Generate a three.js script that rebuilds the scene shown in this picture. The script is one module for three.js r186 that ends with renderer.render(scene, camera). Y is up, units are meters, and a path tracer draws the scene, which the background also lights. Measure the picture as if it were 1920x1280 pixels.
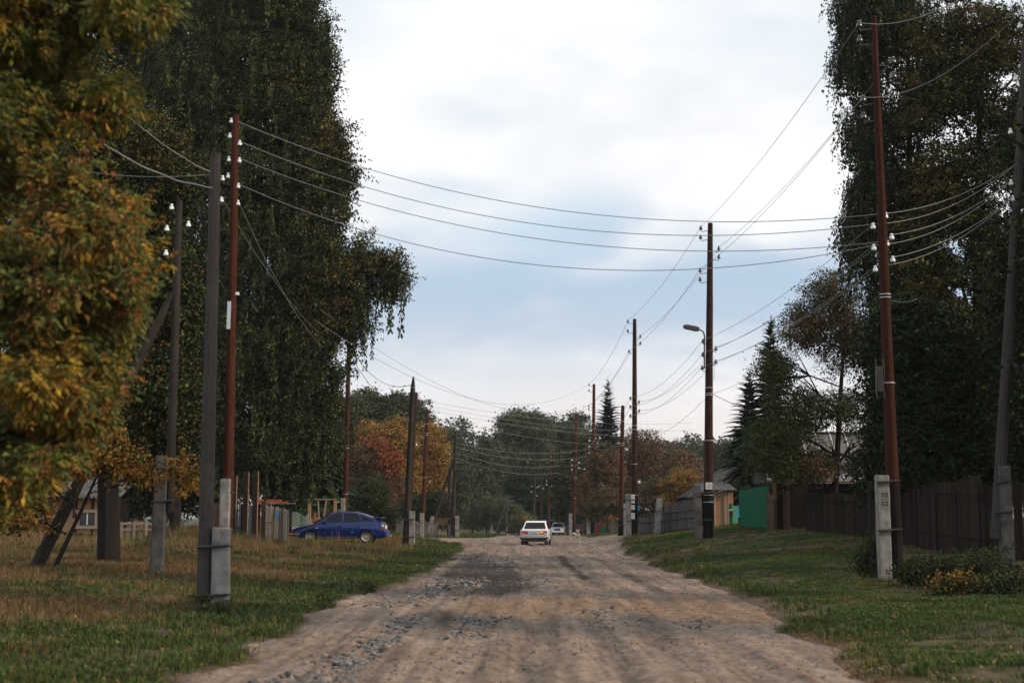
import * as THREE from 'three';
import { mergeGeometries, toCreasedNormals } from 'three/addons/utils/BufferGeometryUtils.js';
import { MarchingCubes } from 'three/addons/objects/MarchingCubes.js';
import { RoundedBoxGeometry } from 'three/addons/geometries/RoundedBoxGeometry.js';

// ------------------------------------------------------------------ camera, sky, sun, exposure
const W = 1024, H = 682, F = 2667, EYE = 1.6, TILT = Math.atan(328 / F);
const scene = new THREE.Scene();
const camera = new THREE.PerspectiveCamera(2 * Math.atan(640 / F) * 180 / Math.PI, W / H, 0.5, 4000);
camera.position.set(0, EYE, 0);
camera.rotation.x = TILT;
camera.focus = 48; camera.userData.fStop = 1.5;
const renderer = new THREE.WebGLRenderer({ antialias: true });
renderer.setSize(W, H);
renderer.toneMapping = THREE.LinearToneMapping;
renderer.toneMappingExposure = 1.22;
renderer.shadowMap.enabled = true;

function mulberry(a) { return () => { a |= 0; a = a + 0x6D2B79F5 | 0; let t = Math.imul(a ^ a >>> 15, 1 | a); t = t + Math.imul(t ^ t >>> 7, 61 | t) ^ t; return ((t ^ t >>> 14) >>> 0) / 4294967296; }; }
let rnd = mulberry(7);
const R = (a, b) => a + (b - a) * rnd();
const clamp = (x, a = 0, b = 1) => Math.min(b, Math.max(a, x));
const sstep = (a, b, x) => { const t = clamp((x - a) / (b - a)); return t * t * (3 - 2 * t); };
const mix = (a, b, t) => a + (b - a) * t;
const pick = (a) => a[Math.floor(rnd() * a.length)];
const PERM = new Float32Array(65536); { const r = mulberry(99); for (let i = 0; i < 65536; i++) PERM[i] = r(); }
const hash = (x, y) => PERM[((x & 255) * 256 + (y & 255)) & 65535];
function vnoise(x, y) {
  const xi = Math.floor(x), yi = Math.floor(y); let a = x - xi, b = y - yi; a = a * a * (3 - 2 * a); b = b * b * (3 - 2 * b);
  return mix(mix(hash(xi, yi), hash(xi + 1, yi), a), mix(hash(xi, yi + 1), hash(xi + 1, yi + 1), a), b);
}
function fbm(x, y, o = 4) { let s = 0, a = 0.5, n = 0; for (let i = 0; i < o; i++) { s += a * vnoise(x, y); n += a; a *= 0.5; x = x * 2.03 + 17.1; y = y * 2.03 + 5.3; } return s / n; }
const table = (t) => (d) => { if (d <= t[0][0]) return t[0][1]; for (let i = 1; i < t.length; i++) if (d <= t[i][0]) return mix(t[i - 1][1], t[i][1], (d - t[i - 1][0]) / (t[i][0] - t[i - 1][0])); return t[t.length - 1][1]; };

{ // high broken overcast: pale blue gaps, white banks, a warm strip at the horizon
  const w = 2048, h = 1024, px = new Float32Array(w * h * 4);
  for (let j = 0; j < h; j++) {
    const el = ((j + 0.5) / h - 0.5) * Math.PI, sy = Math.sin(el), deg = el * 180 / Math.PI;
    for (let i = 0; i < w; i++) {
      const o = (j * w + i) * 4; let r = 0.30, g = 0.27, b = 0.24;
      if (deg > -0.5) {
        const az = ((i + 0.5) / w - 0.5) * 2 * Math.PI, cx = Math.cos(el) * Math.cos(az), cz = Math.cos(el) * Math.sin(az), k = 1 / (Math.max(sy, 0) + 0.26);
        const X = cx * k, Z = cz * k;
        const big = fbm(X * 1.1 + 11.3, Z * 1.3 + 3.7, 4), fine = fbm(X * 3.0 + 31 + big * 1.8, Z * 3.4 + 8, 5), wisp = fbm(X * 8 + 5 + fine * 2.5, Z * 9 + 2, 5);
        const hz = 1 - sstep(2.0, 9.5, deg + (fine - 0.5) * 3), band = sstep(4.0, 7.5, deg) * (1 - sstep(8.5, 13.5, deg + (big - 0.5) * 10));
        // open sky between the clouds
        r = mix(0.60, 0.41, band); g = mix(0.71, 0.52, band); b = mix(0.80, 0.645, band);
        const c = sstep(0.38, 0.64, big * 0.42 + fine * 0.43 + wisp * 0.15 - band * 0.09 + sstep(9, 13, deg) * 0.08 - sstep(16, 24, deg) * 0.07);
        const wt = 0.80 - band * 0.10 + (wisp - 0.5) * 0.16 + (fine - 0.5) * 0.26;
        r = mix(r, wt * 0.985, c); g = mix(g, wt * 0.995, c); b = mix(b, wt * 1.02, c);
        r = mix(r, 0.76, hz * 0.9); g = mix(g, 0.70, hz * 0.9); b = mix(b, 0.675, hz * 0.9);
      }
      px[o] = r; px[o + 1] = g; px[o + 2] = b; px[o + 3] = 1;
    }
  }
  const t = new THREE.DataTexture(px, w, h, THREE.RGBAFormat, THREE.FloatType);
  t.mapping = THREE.EquirectangularReflectionMapping; t.magFilter = t.minFilter = THREE.LinearFilter; t.needsUpdate = true;
  scene.background = t; scene.environment = t;
}
const sun = new THREE.DirectionalLight(new THREE.Color(1.0, 0.82, 0.62), 2.6);
sun.position.set(80, 46, -36); sun.target.position.set(0, 0, -60); sun.castShadow = true; sun.shadow.radius = 14;
Object.assign(sun.shadow.camera, { left: -120, right: 120, top: 120, bottom: -120, near: 1, far: 400 }); sun.shadow.mapSize.set(4096, 4096);
scene.add(sun, sun.target);
scene.fog = new THREE.FogExp2(new THREE.Color(0.80, 0.86, 0.94), 0.00016);

// ------------------------------------------------------------------ helpers
const V = (x, y, z) => new THREE.Vector3(x, y, z);
const cs = Math.cos(TILT), sn = Math.sin(TILT);
function P(px, py, d) { const xc = (px - 960) / F, yc = -(py - 640) / F, dy = yc * cs + sn, dz = cs - yc * sn, s = d / dz; return V(xc * s, EYE + dy * s, -d); }
const pm = (d) => F / d;                                             // photo pixels per metre at that distance
const taken = {};
function numbered(n) { const k = taken[n] = (taken[n] ?? -1) + 1; return k ? n + '_' + String(k).padStart(3, '0') : n; }
function tag(o, label, category, group, kind) { if (label) o.userData.label = label; if (category) o.userData.category = category; if (group) o.userData.group = group; if (kind) o.userData.kind = kind; return o; }
function thing(name, label, category, pos, group) { const o = new THREE.Group(); o.name = numbered(name); if (pos) o.position.copy(pos); scene.add(o); return tag(o, label, category, group); }
function part(name, geo, mat, parent, label) { const m = new THREE.Mesh(geo, mat); m.name = parent === scene ? numbered(name) : name; m.castShadow = m.receiveShadow = true; if (label) m.userData.label = label; parent.add(m); return m; }
function copies(name, geo, mat, list, parent, kind) {                // list: {p, q, s, c}
  const m = new THREE.InstancedMesh(geo, mat, list.length), M = new THREE.Matrix4();
  list.forEach((e, i) => { M.compose(e.p, e.q, e.s); m.setMatrixAt(i, M); if (e.c) m.setColorAt(i, e.c); });
  m.name = parent === scene ? numbered(name) : name; m.castShadow = m.receiveShadow = true; if (kind) m.userData.kind = kind; parent.add(m); return m;
}
const col = (r, g, b) => new THREE.Color().setRGB(r, g, b);
const std = (c, rough = 0.9, extra = {}) => new THREE.MeshPhysicalMaterial({ color: c.isColor ? c : col(...c), roughness: rough, specularIntensity: rough > 0.8 ? 0.3 : 1, ...extra });
const phys = (c, rough, extra) => new THREE.MeshPhysicalMaterial({ color: col(...c), roughness: rough, ...extra });
function tex(w, h, f, rx = 1, ry = 1, srgb = false) {
  const a = new Uint8Array(w * h * 4);
  for (let j = 0; j < h; j++) for (let i = 0; i < w; i++) { const v = f(i, j, w, h), o = (j * w + i) * 4; if (v.length) { a[o] = v[0] * 255; a[o + 1] = v[1] * 255; a[o + 2] = v[2] * 255; } else a[o] = a[o + 1] = a[o + 2] = clamp(v) * 255; a[o + 3] = 255; }
  const t = new THREE.DataTexture(a, w, h); t.wrapS = t.wrapT = THREE.RepeatWrapping; t.magFilter = THREE.LinearFilter; t.repeat.set(rx, ry); if (srgb) t.colorSpace = THREE.SRGBColorSpace; t.needsUpdate = true; return t;
}
function tnoise(u, v, n, seed) { // tiling value noise, n cells
  const x = u * n, y = v * n, xi = Math.floor(x), yi = Math.floor(y); let a = x - xi, b = y - yi; a = a * a * (3 - 2 * a); b = b * b * (3 - 2 * b);
  const h = (i, j) => PERM[(((i % n + n) % n) * 311 + ((j % n + n) % n) * 7919 + seed * 131) & 65535];
  return mix(mix(h(xi, yi), h(xi + 1, yi), a), mix(h(xi, yi + 1), h(xi + 1, yi + 1), a), b);
}
const tf = (u, v, n, s) => tnoise(u, v, n, s) * 0.5 + tnoise(u, v, n * 2, s + 1) * 0.27 + tnoise(u, v, n * 4, s + 2) * 0.15 + tnoise(u, v, n * 8, s + 3) * 0.08;
const grain = (seed) => (i, j, w, h) => { // wood: streaks along v
  const u = i / w, v = j / h, wob = tnoise(u, v, 4, seed) * 0.06; const s = tnoise(u + wob, v * 0.06, 64, seed + 3) * 0.5 + tnoise(u + wob, v * 0.12, 128, seed + 5) * 0.3 + tf(u, v, 5, seed + 8) * 0.5;
  const crack = tnoise(u + wob * 0.5, v * 0.10, 90, seed + 11) > 0.86 ? 0.45 : 1; return clamp((0.35 + s * 0.75) * crack);
};
const woodMap = tex(256, 512, grain(3)), woodMap2 = tex(256, 512, grain(40));
const speck = tex(512, 512, (i, j, w, h) => { const u = i / w, v = j / h; return clamp(0.66 + (tf(u, v, 6, 4) - 0.5) * 0.85 + (hash(i, j) - 0.5) * 0.16 - 0.18 * sstep(0.55, 0.8, tnoise(u, v * 0.5, 12, 33) * 0.6 + tnoise(u, v, 40, 36) * 0.4) - (tnoise(u, v, 64, 9) > 0.88 ? 0.2 : 0)); });
const wood = (c, m = woodMap, rough = 0.95) => std(c, rough, { map: m, bumpMap: m, bumpScale: 0.006 });

// ------------------------------------------------------------------ terrain
const edgeL0 = table([[-30, -3.0], [13.7, -3.13], [24.8, -3.44], [30, -2.95], [40, -2.6], [52, -2.4], [69, -2.35], [84, -3.0], [97, -6.5], [104, -7], [112, -2.2], [150, -1.2], [220, -1.0]]);
const edgeR0 = table([[-30, 3.4], [13.7, 3.5], [19.7, 3.98], [28, 4.6], [36.5, 4.7], [52, 4.75], [69, 5.2], [80, 6.2], [87, 8.2], [93, 7.2], [100, 5.8], [150, 6.0], [220, 6.0]]);
const edgeL = (d) => edgeL0(d) + (fbm(d * 0.55, 3.1, 3) - 0.5) * 1.0;
const edgeR = (d) => edgeR0(d) + (fbm(d * 0.5, 9.4, 3) - 0.5) * 1.0;
const AR = table([[0, 0.08], [26, 0.10], [34, 0.22], [44, 0.62], [58, 1.0], [88, 1.0], [104, 0.55], [125, 0.22], [400, 0.2]]);
const AL = table([[0, 0.15], [22, 0.25], [35, 0.5], [60, 1.0], [90, 1.0], [110, 0.5], [150, 0.3], [400, 0.3]]);
const dip = table([[0, 0], [95, 0], [115, -0.08], [150, -0.42], [200, -1.1], [260, -1.5], [3000, -1.5]]);
function hill(x, d) {
  let h = 0;
  const t = clamp((x - 4.3) / 6.8), s = clamp((-x - 3.6) / 7.4);
  h += 1.15 * AR(d) * Math.pow(t, 0.8) * sstep(4.2, 5.6, x) + 0.25 * sstep(12, 40, x);
  h += 0.75 * AL(d) * Math.pow(s, 1.2) + 0.25 * sstep(12, 40, -x);
  return h;
}
function ground(x, z) {
  const d = -z, l = edgeL(d), r = edgeR(d);
  const out = Math.max(l - x, x - r);                               // > 0 outside the road
  const bumps = (fbm(x * 0.35 + 40, d * 0.35, 3) - 0.5) * 0.16 + (fbm(x * 1.7, d * 1.7 + 20, 2) - 0.5) * 0.06;
  return dip(d) + hill(x, d) + bumps * sstep(0, 1.2, out) + mix(-0.10, 0.0, sstep(-0.35, 0.25, out));
}
function roadY(x, d) {
  const u = x - (edgeL0(d) + edgeR0(d)) / 2;
  let y = dip(d) - 0.01 + (fbm(x * 0.5, d * 0.16, 3) - 0.5) * 0.13 + (fbm(x * 2.2, d * 1.1, 3) - 0.5) * 0.05;
  for (const c of [-1.9, -0.5, 0.95, 2.25]) { const w = u - c - (fbm(d * 0.05, c * 3, 2) - 0.5) * 1.3; y -= 0.05 * Math.exp(-w * w / 0.05) * (0.4 + fbm(d * 0.2, c, 2)); y += 0.025 * Math.exp(-((Math.abs(w) - 0.36) ** 2) / 0.012); }
  y += (vnoise(x * 14, d * 5) - 0.5) * 0.018 + (vnoise(x * 22 + vnoise(d * 0.3, 1) * 6, d * 0.4) - 0.5) * 0.012 + (vnoise(x * 7, d * 3) - 0.5) * 0.02;
  return y;
}
const GY = (x, d) => ground(x, -d);
const onG = (px, d) => { let p = P(px, 968, d); const y = GY(p.x, d); const py = 968 + (EYE - y) * pm(d); p = P(px, py, d); p.y = GY(p.x, d); return p; };
function sheet(rows, cols, fx, fy, fc) {
  const nr = rows.length, pos = new Float32Array(nr * cols * 3), cl = new Float32Array(nr * cols * 3), uv = new Float32Array(nr * cols * 2), idx = [];
  for (let j = 0; j < nr; j++) for (let i = 0; i < cols; i++) {
    const d = rows[j], x = fx(i / (cols - 1), d), y = fy(x, d, i / (cols - 1)), k = j * cols + i, c = fc(x, d, i / (cols - 1));
    pos.set([x, y, -d], k * 3); cl.set(c, k * 3); uv.set([x / 3, d / 3], k * 2);
    if (j && i) idx.push(k - cols - 1, k - cols, k - 1, k - 1, k - cols, k);
  }
  const g = new THREE.BufferGeometry();
  g.setAttribute('position', new THREE.BufferAttribute(pos, 3)); g.setAttribute('color', new THREE.BufferAttribute(cl, 3)); g.setAttribute('uv', new THREE.BufferAttribute(uv, 2)); g.setIndex(idx); g.computeVertexNormals(); return g;
}
const earthMap = tex(1024, 1024, (i, j, w, h) => { const u = i / w, v = j / h; const n = tf(u, v, 24, 2) * 0.5 + tf(u, v, 90, 8) * 0.5; return clamp(0.50 + (n - 0.5) * 0.95 + (hash(i, j) - 0.5) * 0.22 + (tnoise(u, v, 160, 5) > 0.9 ? 0.13 : 0)); });
// how green the grass is at a point: 0 dry straw, 1 green
function greenness(x, d) {
  const n = fbm(x * 0.35 + 7, d * 0.22 + 2, 3);
  if (x > 0) return clamp(0.92 + (n - 0.5) * 1.3 - sstep(70, 110, d) * 0.35 - (1 - sstep(0.1, 1.2, x - edgeR(d))) * 0.45);
  const out = edgeL(d) - x; // green verge near the road, dry further off
  return clamp((1 - sstep(1.4, 3.0, out + (n - 0.5) * 2.2)) * 0.95 + (n - 0.50) * 2.0 + 0.30 + sstep(84, 100, d) * 0.5);
}
{
  const rows = [-40, -20, -8, 0, 4, 8]; for (let d = 9; d < 260; d *= 1.012) rows.push(d); rows.push(300, 380, 500, 700, 1000, 1500, 2200);
  const g = sheet(rows, 220, (u, d) => { const s = (u - 0.5) * 2, wide = 14 + Math.max(0, d) * 0.55 + (d > 260 ? d * 1.5 : 0); return Math.sign(s) * (Math.abs(s) * 0.55 + 0.45 * s * s * Math.abs(s)) * wide; },
    (x, d) => d > 250 ? hill(x, d) + dip(d) : GY(x, d),
    (x, d) => { const g = greenness(x, d), n = fbm(x * 1.3, d * 1.1 + 9, 3), bare = sstep(0.56, 0.70, fbm(x * 0.45 + 3, d * 0.5 + 31, 3)); const m = 0.75 + n * 0.55;
      let c = [mix(0.115, 0.040, g) * m, mix(0.070, 0.052, g) * m, mix(0.032, 0.017, g) * m]; const e = [0.16 * m, 0.108 * m, 0.074 * m]; const k = clamp(bare * 0.6 + (1 - sstep(-0.1, 0.5, Math.max(edgeL(d) - x, x - edgeR(d)))) * 0.9); return c.map((v, i) => mix(v, e[i], k)); });
  tag(part('ground', g, std([1.45, 1.45, 1.45], 1, { vertexColors: true, map: earthMap, bumpMap: earthMap, bumpScale: 0.03 }), scene), 'grassy verges and yards beside the dirt road', null, null, 'structure');
  const rr = [-30, -15, -5, 2, 6]; for (let d = 8; d < 175; d *= 1.0042) rr.push(d); rr.push(176, 185, 200, 230, 260);
  const moist = (x, d) => { // old wet rubble and moist earth, as dark patches with ragged outlines
    const b = (cx, cd, rx, rd) => Math.exp(-(((x - cx) / rx) ** 2) - ((d - cd) / rd) ** 2);
    const v = b(-0.9, 42, 1.1, 9) * 1.1 + b(-0.2, 34, 0.8, 4) * 0.8 + b(-1.2, 22, 0.9, 4) * 0.5 + b(1.9, 47, 0.25, 14) * 0.75 + b(3.2, 38, 0.3, 12) * 0.5 + b(0.4, 21, 0.9, 1.5) * 0.35 + b(-1.5, 58, 0.6, 10) * 0.5;
    return sstep(0.22, 0.62, v * (0.45 + fbm(x * 2.1 + 4, d * 0.5, 4) * 1.15)); };
  const gr = sheet(rr, 250, (u, d) => mix(edgeL(d) - 0.25, edgeR(d) + 0.25, u), (x, d, u) => roadY(x, d) - 0.16 * (1 - sstep(0, 0.05, Math.min(u, 1 - u))) + hill(x, d) * 0.9,
    (x, d) => { const long = fbm(x * 3.4, d * 0.22, 4), pat = fbm(x * 0.8 + 30, d * 0.3 + 3, 3), fine = vnoise(x * 11, d * 2.6), red = sstep(0.3, 0.75, Math.exp(-(((d - 26) / 3.6) ** 2)) * sstep(-2.2, 0.2, x) * (0.5 + fbm(x * 1.5, d * 1.2, 3)) + Math.exp(-(((x - 3.7) / 0.5) ** 2)) * 0.6 * fbm(x * 2, d * 0.6, 3)); const w = moist(x, d);
      const trk = fbm(x * 8.5 + fbm(d * 0.06, 2, 2) * 9, d * 0.09, 3); const m = 0.62 + sstep(0.25, 0.75, long) * 0.22 + sstep(0.3, 0.7, trk) * 0.17 + (fbm(x * 6.5 + 9, d * 2.6, 4) - 0.5) * 0.34 + (pat - 0.5) * 0.22 + (fine - 0.5) * 0.16 - 0.22 * sstep(0.62, 0.74, vnoise(x * 21 + vnoise(d * 0.3, 1) * 6, d * 0.35)) * sstep(0.45, 0.6, fbm(x * 0.9, d * 0.1 + 7, 2)); let c = [0.285, 0.213, 0.164]; c = [mix(c[0], 0.275, red), mix(c[1], 0.183, red), mix(c[2], 0.122, red)]; c = [mix(c[0], 0.085, w), mix(c[1], 0.066, w), mix(c[2], 0.054, w)];
      const tr = Math.exp(-(((x - 1.75 - Math.sin(d * 0.06) * 0.35) / 0.13) ** 2)) * sstep(0.45, 0.6, fbm(3, d * 0.14, 2)) * 0.35; return c.map((v) => v * m * (1 - tr)); });
  tag(part('dirt_road', gr, std([1.75, 1.75, 1.75], 1, { vertexColors: true, map: earthMap, bumpMap: earthMap, bumpScale: 0.02 }), scene), 'rutted sandy dirt road with gravel patches', null, null, 'structure');
}
// ------------------------------------------------------------------ poles, their fittings and the wires
const M = {
  brownRed: wood([0.055, 0.018, 0.011], woodMap2),
  greyPole: wood([0.068, 0.059, 0.056]), darkPole: wood([0.045, 0.037, 0.033], woodMap2), redPole: wood([0.075, 0.024, 0.013], woodMap2), brownPole: wood([0.050, 0.022, 0.014], woodMap2),
  tar: wood([0.012, 0.010, 0.009], woodMap2), concrete: std([0.33, 0.318, 0.30], 0.95, { map: speck, bumpMap: speck, bumpScale: 0.008 }), concreteDark: std([0.15, 0.14, 0.13], 0.95, { map: speck, bumpMap: speck, bumpScale: 0.008 }),
  steel: std([0.10, 0.095, 0.09], 0.6, { metalness: 0.6 }), iron: std([0.035, 0.032, 0.030], 0.8), zinc: std([0.55, 0.56, 0.57], 0.5, { metalness: 0.7 }), porcelain: phys([0.82, 0.82, 0.80], 0.18, { clearcoat: 0.6 }),
  brownGlaze: phys([0.045, 0.035, 0.032], 0.2, { clearcoat: 0.6 }), wire: std([0.26, 0.25, 0.245], 0.6, { metalness: 0.3 }), wireDark: std([0.06, 0.055, 0.055], 0.7), paper: std([0.75, 0.75, 0.73], 0.9), ink: std([0.03, 0.03, 0.035], 0.9), blueTin: std([0.03, 0.22, 0.42], 0.6), tealTin: std([0.06, 0.30, 0.33], 0.6), paleTin: std([0.52, 0.62, 0.68], 0.6),
};
// tapered, slightly crooked round timber from a to b
function timber(a, b, r0, r1, sides = 14, rows = 14, wob = 0.012, seed = 1, tipPoint = 0) {
  const ax = b.clone().sub(a), L = ax.length(), q = new THREE.Quaternion().setFromUnitVectors(V(0, 1, 0), ax.clone().normalize());
  const g = new THREE.CylinderGeometry(1, 1, L, sides, rows, false); const p = g.attributes.position, uv = g.attributes.uv;
  for (let i = 0; i < p.count; i++) {
    const x = p.getX(i), y = p.getY(i), z = p.getZ(i), t = y / L + 0.5, ang = Math.atan2(z, x); let r = mix(r0, r1, t) * (1 + (fbm(ang * 1.3 + seed * 5, t * L * 0.7, 2) - 0.5) * 0.10);
    if (tipPoint && t > 0.985) r *= tipPoint; const m = Math.hypot(x, z);
    p.setXYZ(i, x * r + (vnoise(t * 4, seed * 3.3) - 0.5) * wob * L * 0.25, y, z * r + (vnoise(t * 4, seed * 7.7 + 9) - 0.5) * wob * L * 0.25);
    if (m > 0.5) uv.setXY(i, uv.getX(i) * 1.0, t * L / 1.6);
  }
  g.applyQuaternion(q); g.translate(...a.clone().add(b).multiplyScalar(0.5).toArray()); g.computeVertexNormals(); return g;
}
function tube(pts, r, seg = 12, sides = 6) { return new THREE.TubeGeometry(new THREE.CatmullRomCurve3(pts), seg, r, sides); }
const insulGeo = new THREE.LatheGeometry([[0, 0.15], [0.028, 0.148], [0.042, 0.13], [0.040, 0.112], [0.030, 0.10], [0.034, 0.088], [0.058, 0.075], [0.062, 0.02], [0.056, 0.0], [0.03, 0.0], [0.0, 0.03]].map((p) => new THREE.Vector2(...p)), 12);
const footGeo = (w, h, dp) => { const s = new THREE.Shape(); const c = 0.02; s.moveTo(-w / 2 + c, -dp / 2); s.lineTo(w / 2 - c, -dp / 2); s.lineTo(w / 2, -dp / 2 + c); s.lineTo(w / 2, dp / 2 - c); s.lineTo(w / 2 - c, dp / 2); s.lineTo(-w / 2 + c, dp / 2); s.lineTo(-w / 2, dp / 2 - c); s.lineTo(-w / 2, -dp / 2 + c); s.closePath();
  const g = new THREE.ExtrudeGeometry(s, { depth: h, bevelEnabled: true, bevelSize: 0.012, bevelThickness: 0.015, bevelSegments: 1, steps: 10 }); g.rotateX(-Math.PI / 2);
  const p = g.attributes.position; for (let i = 0; i < p.count; i++) { const x = p.getX(i), y = p.getY(i), z = p.getZ(i); p.setXYZ(i, x + (fbm(y * 3, z * 9 + 2, 2) - 0.5) * 0.02, y + (y > h - 0.05 ? (fbm(x * 20, z * 20, 2) - 0.5) * 0.04 : 0), z + (fbm(y * 3 + 7, x * 9, 2) - 0.5) * 0.02); }
  const uv = g.attributes.uv; for (let i = 0; i < uv.count; i++) uv.setXY(i, (p.getX(i) + p.getZ(i)) * 0.9, p.getY(i) * 0.9); g.computeVertexNormals(); return g; };
function ringBand(w, dp, cx, cz, r, y, thick = 0.026) { // wire lashing round foot and pole
  const pts = [V(cx - w / 2 + 0.02, y, cz - dp / 2), V(cx + w / 2 - 0.005, y + 0.01, cz - dp / 2), V(cx + w / 2 - 0.005, y + 0.02, cz + dp / 2), V(cx - w / 2 + 0.005, y - 0.01, cz + dp / 2)];
  const m = Math.max(w, dp) / 2 + r; void m; return new THREE.TubeGeometry(new THREE.CatmullRomCurve3(pts, true, 'catmullrom', 0.02), 40, thick, 5); }
let poleSeed = 1;
/* a pole: base pixel column and distance, top pixel, radii; foot {s side, h, w, dp, off, tilt}, ins list of [side, photo row, kind, reach] */
function pole(o) {
  const base = onG(o.base[0], o.base[1]), d = o.base[1], top = P(o.top[0], o.top[1], o.dTop ?? d).sub(base), seed = poleSeed++;
  const g = thing(o.name ?? 'utility_pole', o.label, 'pole', base, o.group); g.att = []; g.top = base.clone().add(top);
  const start = V(0, o.lift ?? -0.25, 0), H = top.y, axis = (y) => V(top.x * y / H, y, top.z * y / H);
  part('shaft', timber(axis(o.tar ? o.tar : start.y), top, mix(o.r0, o.r1, (o.tar ?? 0) / H), o.r1, 14, 16, 0.006, seed, o.tip ?? 0.93), o.mat, g);
  if (o.tar) part('tarred_butt', timber(axis(start.y), axis(o.tar + 0.01), o.r0 * 1.05, mix(o.r0, o.r1, o.tar / H) * 1.04, 14, 6, 0.0, seed, 1), M.tar, g);
  if (o.foot) {
    const f = o.foot, cx = f.s * (o.r0 + f.w / 2 + 0.01), fm = part('concrete_foot', footGeo(f.w, f.h + 0.4, f.dp ?? f.w * 0.9), f.mat ?? M.concrete, g);
    fm.position.set(cx + (f.off ?? 0), -0.4, f.z ?? 0.05); if (f.tilt) fm.rotation.z = f.tilt; o.footMesh = fm;
    for (const y of f.bands ?? [f.h * 0.35, f.h * 0.86]) { const a = axis(y), x0 = Math.min(a.x - o.r0 * 0.75, cx - f.w / 2 + (f.off ?? 0)), x1 = Math.max(a.x + o.r0 * 0.75, cx + f.w / 2 + (f.off ?? 0)); part('wire_lashing', ringBand(x1 - x0, Math.max(f.dp ?? f.w, o.r0 * 2) + 0.02 + Math.abs(f.z ?? 0.05), (x0 + x1) / 2, 0.02, 0, y), M.iron, g); }
  }
  for (const [s, py, kind, reach = 0.16] of o.ins ?? []) {
    const y = P(o.base[0], py, d).y - base.y, a = axis(y), dark = kind === 'd', k = dark ? 1.15 : 1, x = a.x + s * (mix(o.r0, o.r1, y / H) + reach);
    const m = part('insulator', insulGeo, dark ? M.brownGlaze : M.porcelain, g); m.position.set(x, y - 0.02, a.z + 0.02); m.scale.setScalar(k * (o.insScale ?? 1));
    const hk = part('hook', tube([V(-s * (reach + 0.05), -0.05, 0), V(-s * reach * 0.45, -0.05, 0), V(-s * 0.03, -0.07, 0), V(0, -0.02, 0), V(0, 0.05, 0)], 0.012, 10, 5), M.steel, m); void hk;
    g.att.push(g.position.clone().add(V(x, y + 0.1, a.z + 0.02)));
  }
  for (const py of o.clips ?? []) { const y = P(o.base[0], py, d).y - base.y, a = axis(y), r = mix(o.r0, o.r1, y / H) + 0.006; const c = part('steel_clamp', new THREE.TorusGeometry(r, 0.014, 5, 20), M.zinc, g); c.position.copy(a); c.rotation.x = Math.PI / 2; }
  g.axisAt = (py) => { const y = P(o.base[0], py, d).y - base.y; return g.position.clone().add(axis(y)); };
  g.H = H; g.axis = axis; return g;
}
const foot = (s, h, w, extra = {}) => ({ s, h, w, dp: w * 0.85, ...extra });
// left side of the street
const pA = pole({ label: 'thick bare grey wooden pole lashed to a short concrete foot, nearest on the left', base: [382, 24.8], top: [404, 288], r0: 0.14, r1: 0.09, mat: M.greyPole, foot: foot(1, 1.36, 0.27, { bands: [0.22, 1.05] }), tip: 1 });
const pB = pole({ label: 'reddish brown pole with a column of white insulators and a pale strip', base: [424, 38], top: [442, 215], r0: 0.15, r1: 0.095, mat: M.redPole, foot: foot(-0.2, 2.35, 0.24, { off: 0.03, z: 0.26, bands: [1.0, 2.0] }), ins: [[-1, 230, 'w', 0.02], [-1, 258, 'w', 0.05], [1, 272, 'w', 0.02], [-1, 302, 'w', 0.06], [1, 304, 'w', 0.02], [-1, 333, 'w', 0.07], [-1, 338, 'w', 0.22], [1, 352, 'w', 0.0], [-1, 378, 'w', 0.24], [1, 384, 'w', 0.0]] });
{ const s = part('pale_strip', new THREE.BoxGeometry(0.10, 0.75, 0.012), M.paleTin, pB); const a = pB.axisAt(592).sub(pB.position); s.position.set(a.x - 0.05, a.y, a.z + 0.145); s.rotation.z = -0.012; const i2 = part('fuse_holder', new RoundedBoxGeometry(0.1, 0.09, 0.1, 2, 0.02), M.porcelain, pB); i2.position.copy(pB.axisAt(551).sub(pB.position)).add(V(0.14, 0, 0.02)); }
const pC = pole({ label: 'weathered pole with slanting timber brace under the yellowing trees', base: [313, 35], top: [336, 376], r0: 0.115, r1: 0.085, mat: M.darkPole, lift: 1.5, foot: foot(-1, 2.85, 0.28, { mat: M.concreteDark, tilt: -0.028, bands: [1.75, 2.55] }), ins: [[-1, 392, 'w', 0.1], [1, 424, 'w', 0.16], [-1, 432, 'w', 0.2], [-1, 478, 'w', 0.2]] });
part('timber_brace', timber(onG(62, 35).sub(pC.position).add(V(0, -0.3, 0.25)), P(322, 552, 35).sub(pC.position), 0.17, 0.095, 12, 12, 0.004, 33), M.darkPole, pC);
const pD = pole({ label: 'slim red brown pole rising behind the blue hatchback', base: [646, 80], top: [655, 610], r0: 0.15, r1: 0.11, mat: M.redPole, foot: foot(-0.3, 2.0, 0.22, { z: 0.3 }), clips: [704, 840, 926] });
const pE = pole({ label: 'leaning grey pole with pointed top right of the blue hatchback', base: [760, 74], top: [775, 706], r0: 0.17, r1: 0.12, mat: M.darkPole, tip: 0.35, foot: foot(1, 1.72, 0.29, { bands: [0.4, 1.3] }), clips: [727] });
const pE2 = pole({ label: 'thin brown pole hidden mostly behind the leaning pointed pole', base: [765, 88], top: [780, 735], r0: 0.13, r1: 0.10, mat: M.brownPole, ins: [[1, 740, 'w', 0.05], [1, 835, 'w', 0.1]] });
const pF = pole({ label: 'red brown pole standing before the orange trees on white foot', base: [791, 100], top: [801, 768], r0: 0.17, r1: 0.13, mat: M.redPole, foot: foot(0, 1.75, 0.28, { z: 0.26, off: 0.0 }), clips: [795, 812, 816, 895] });
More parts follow.
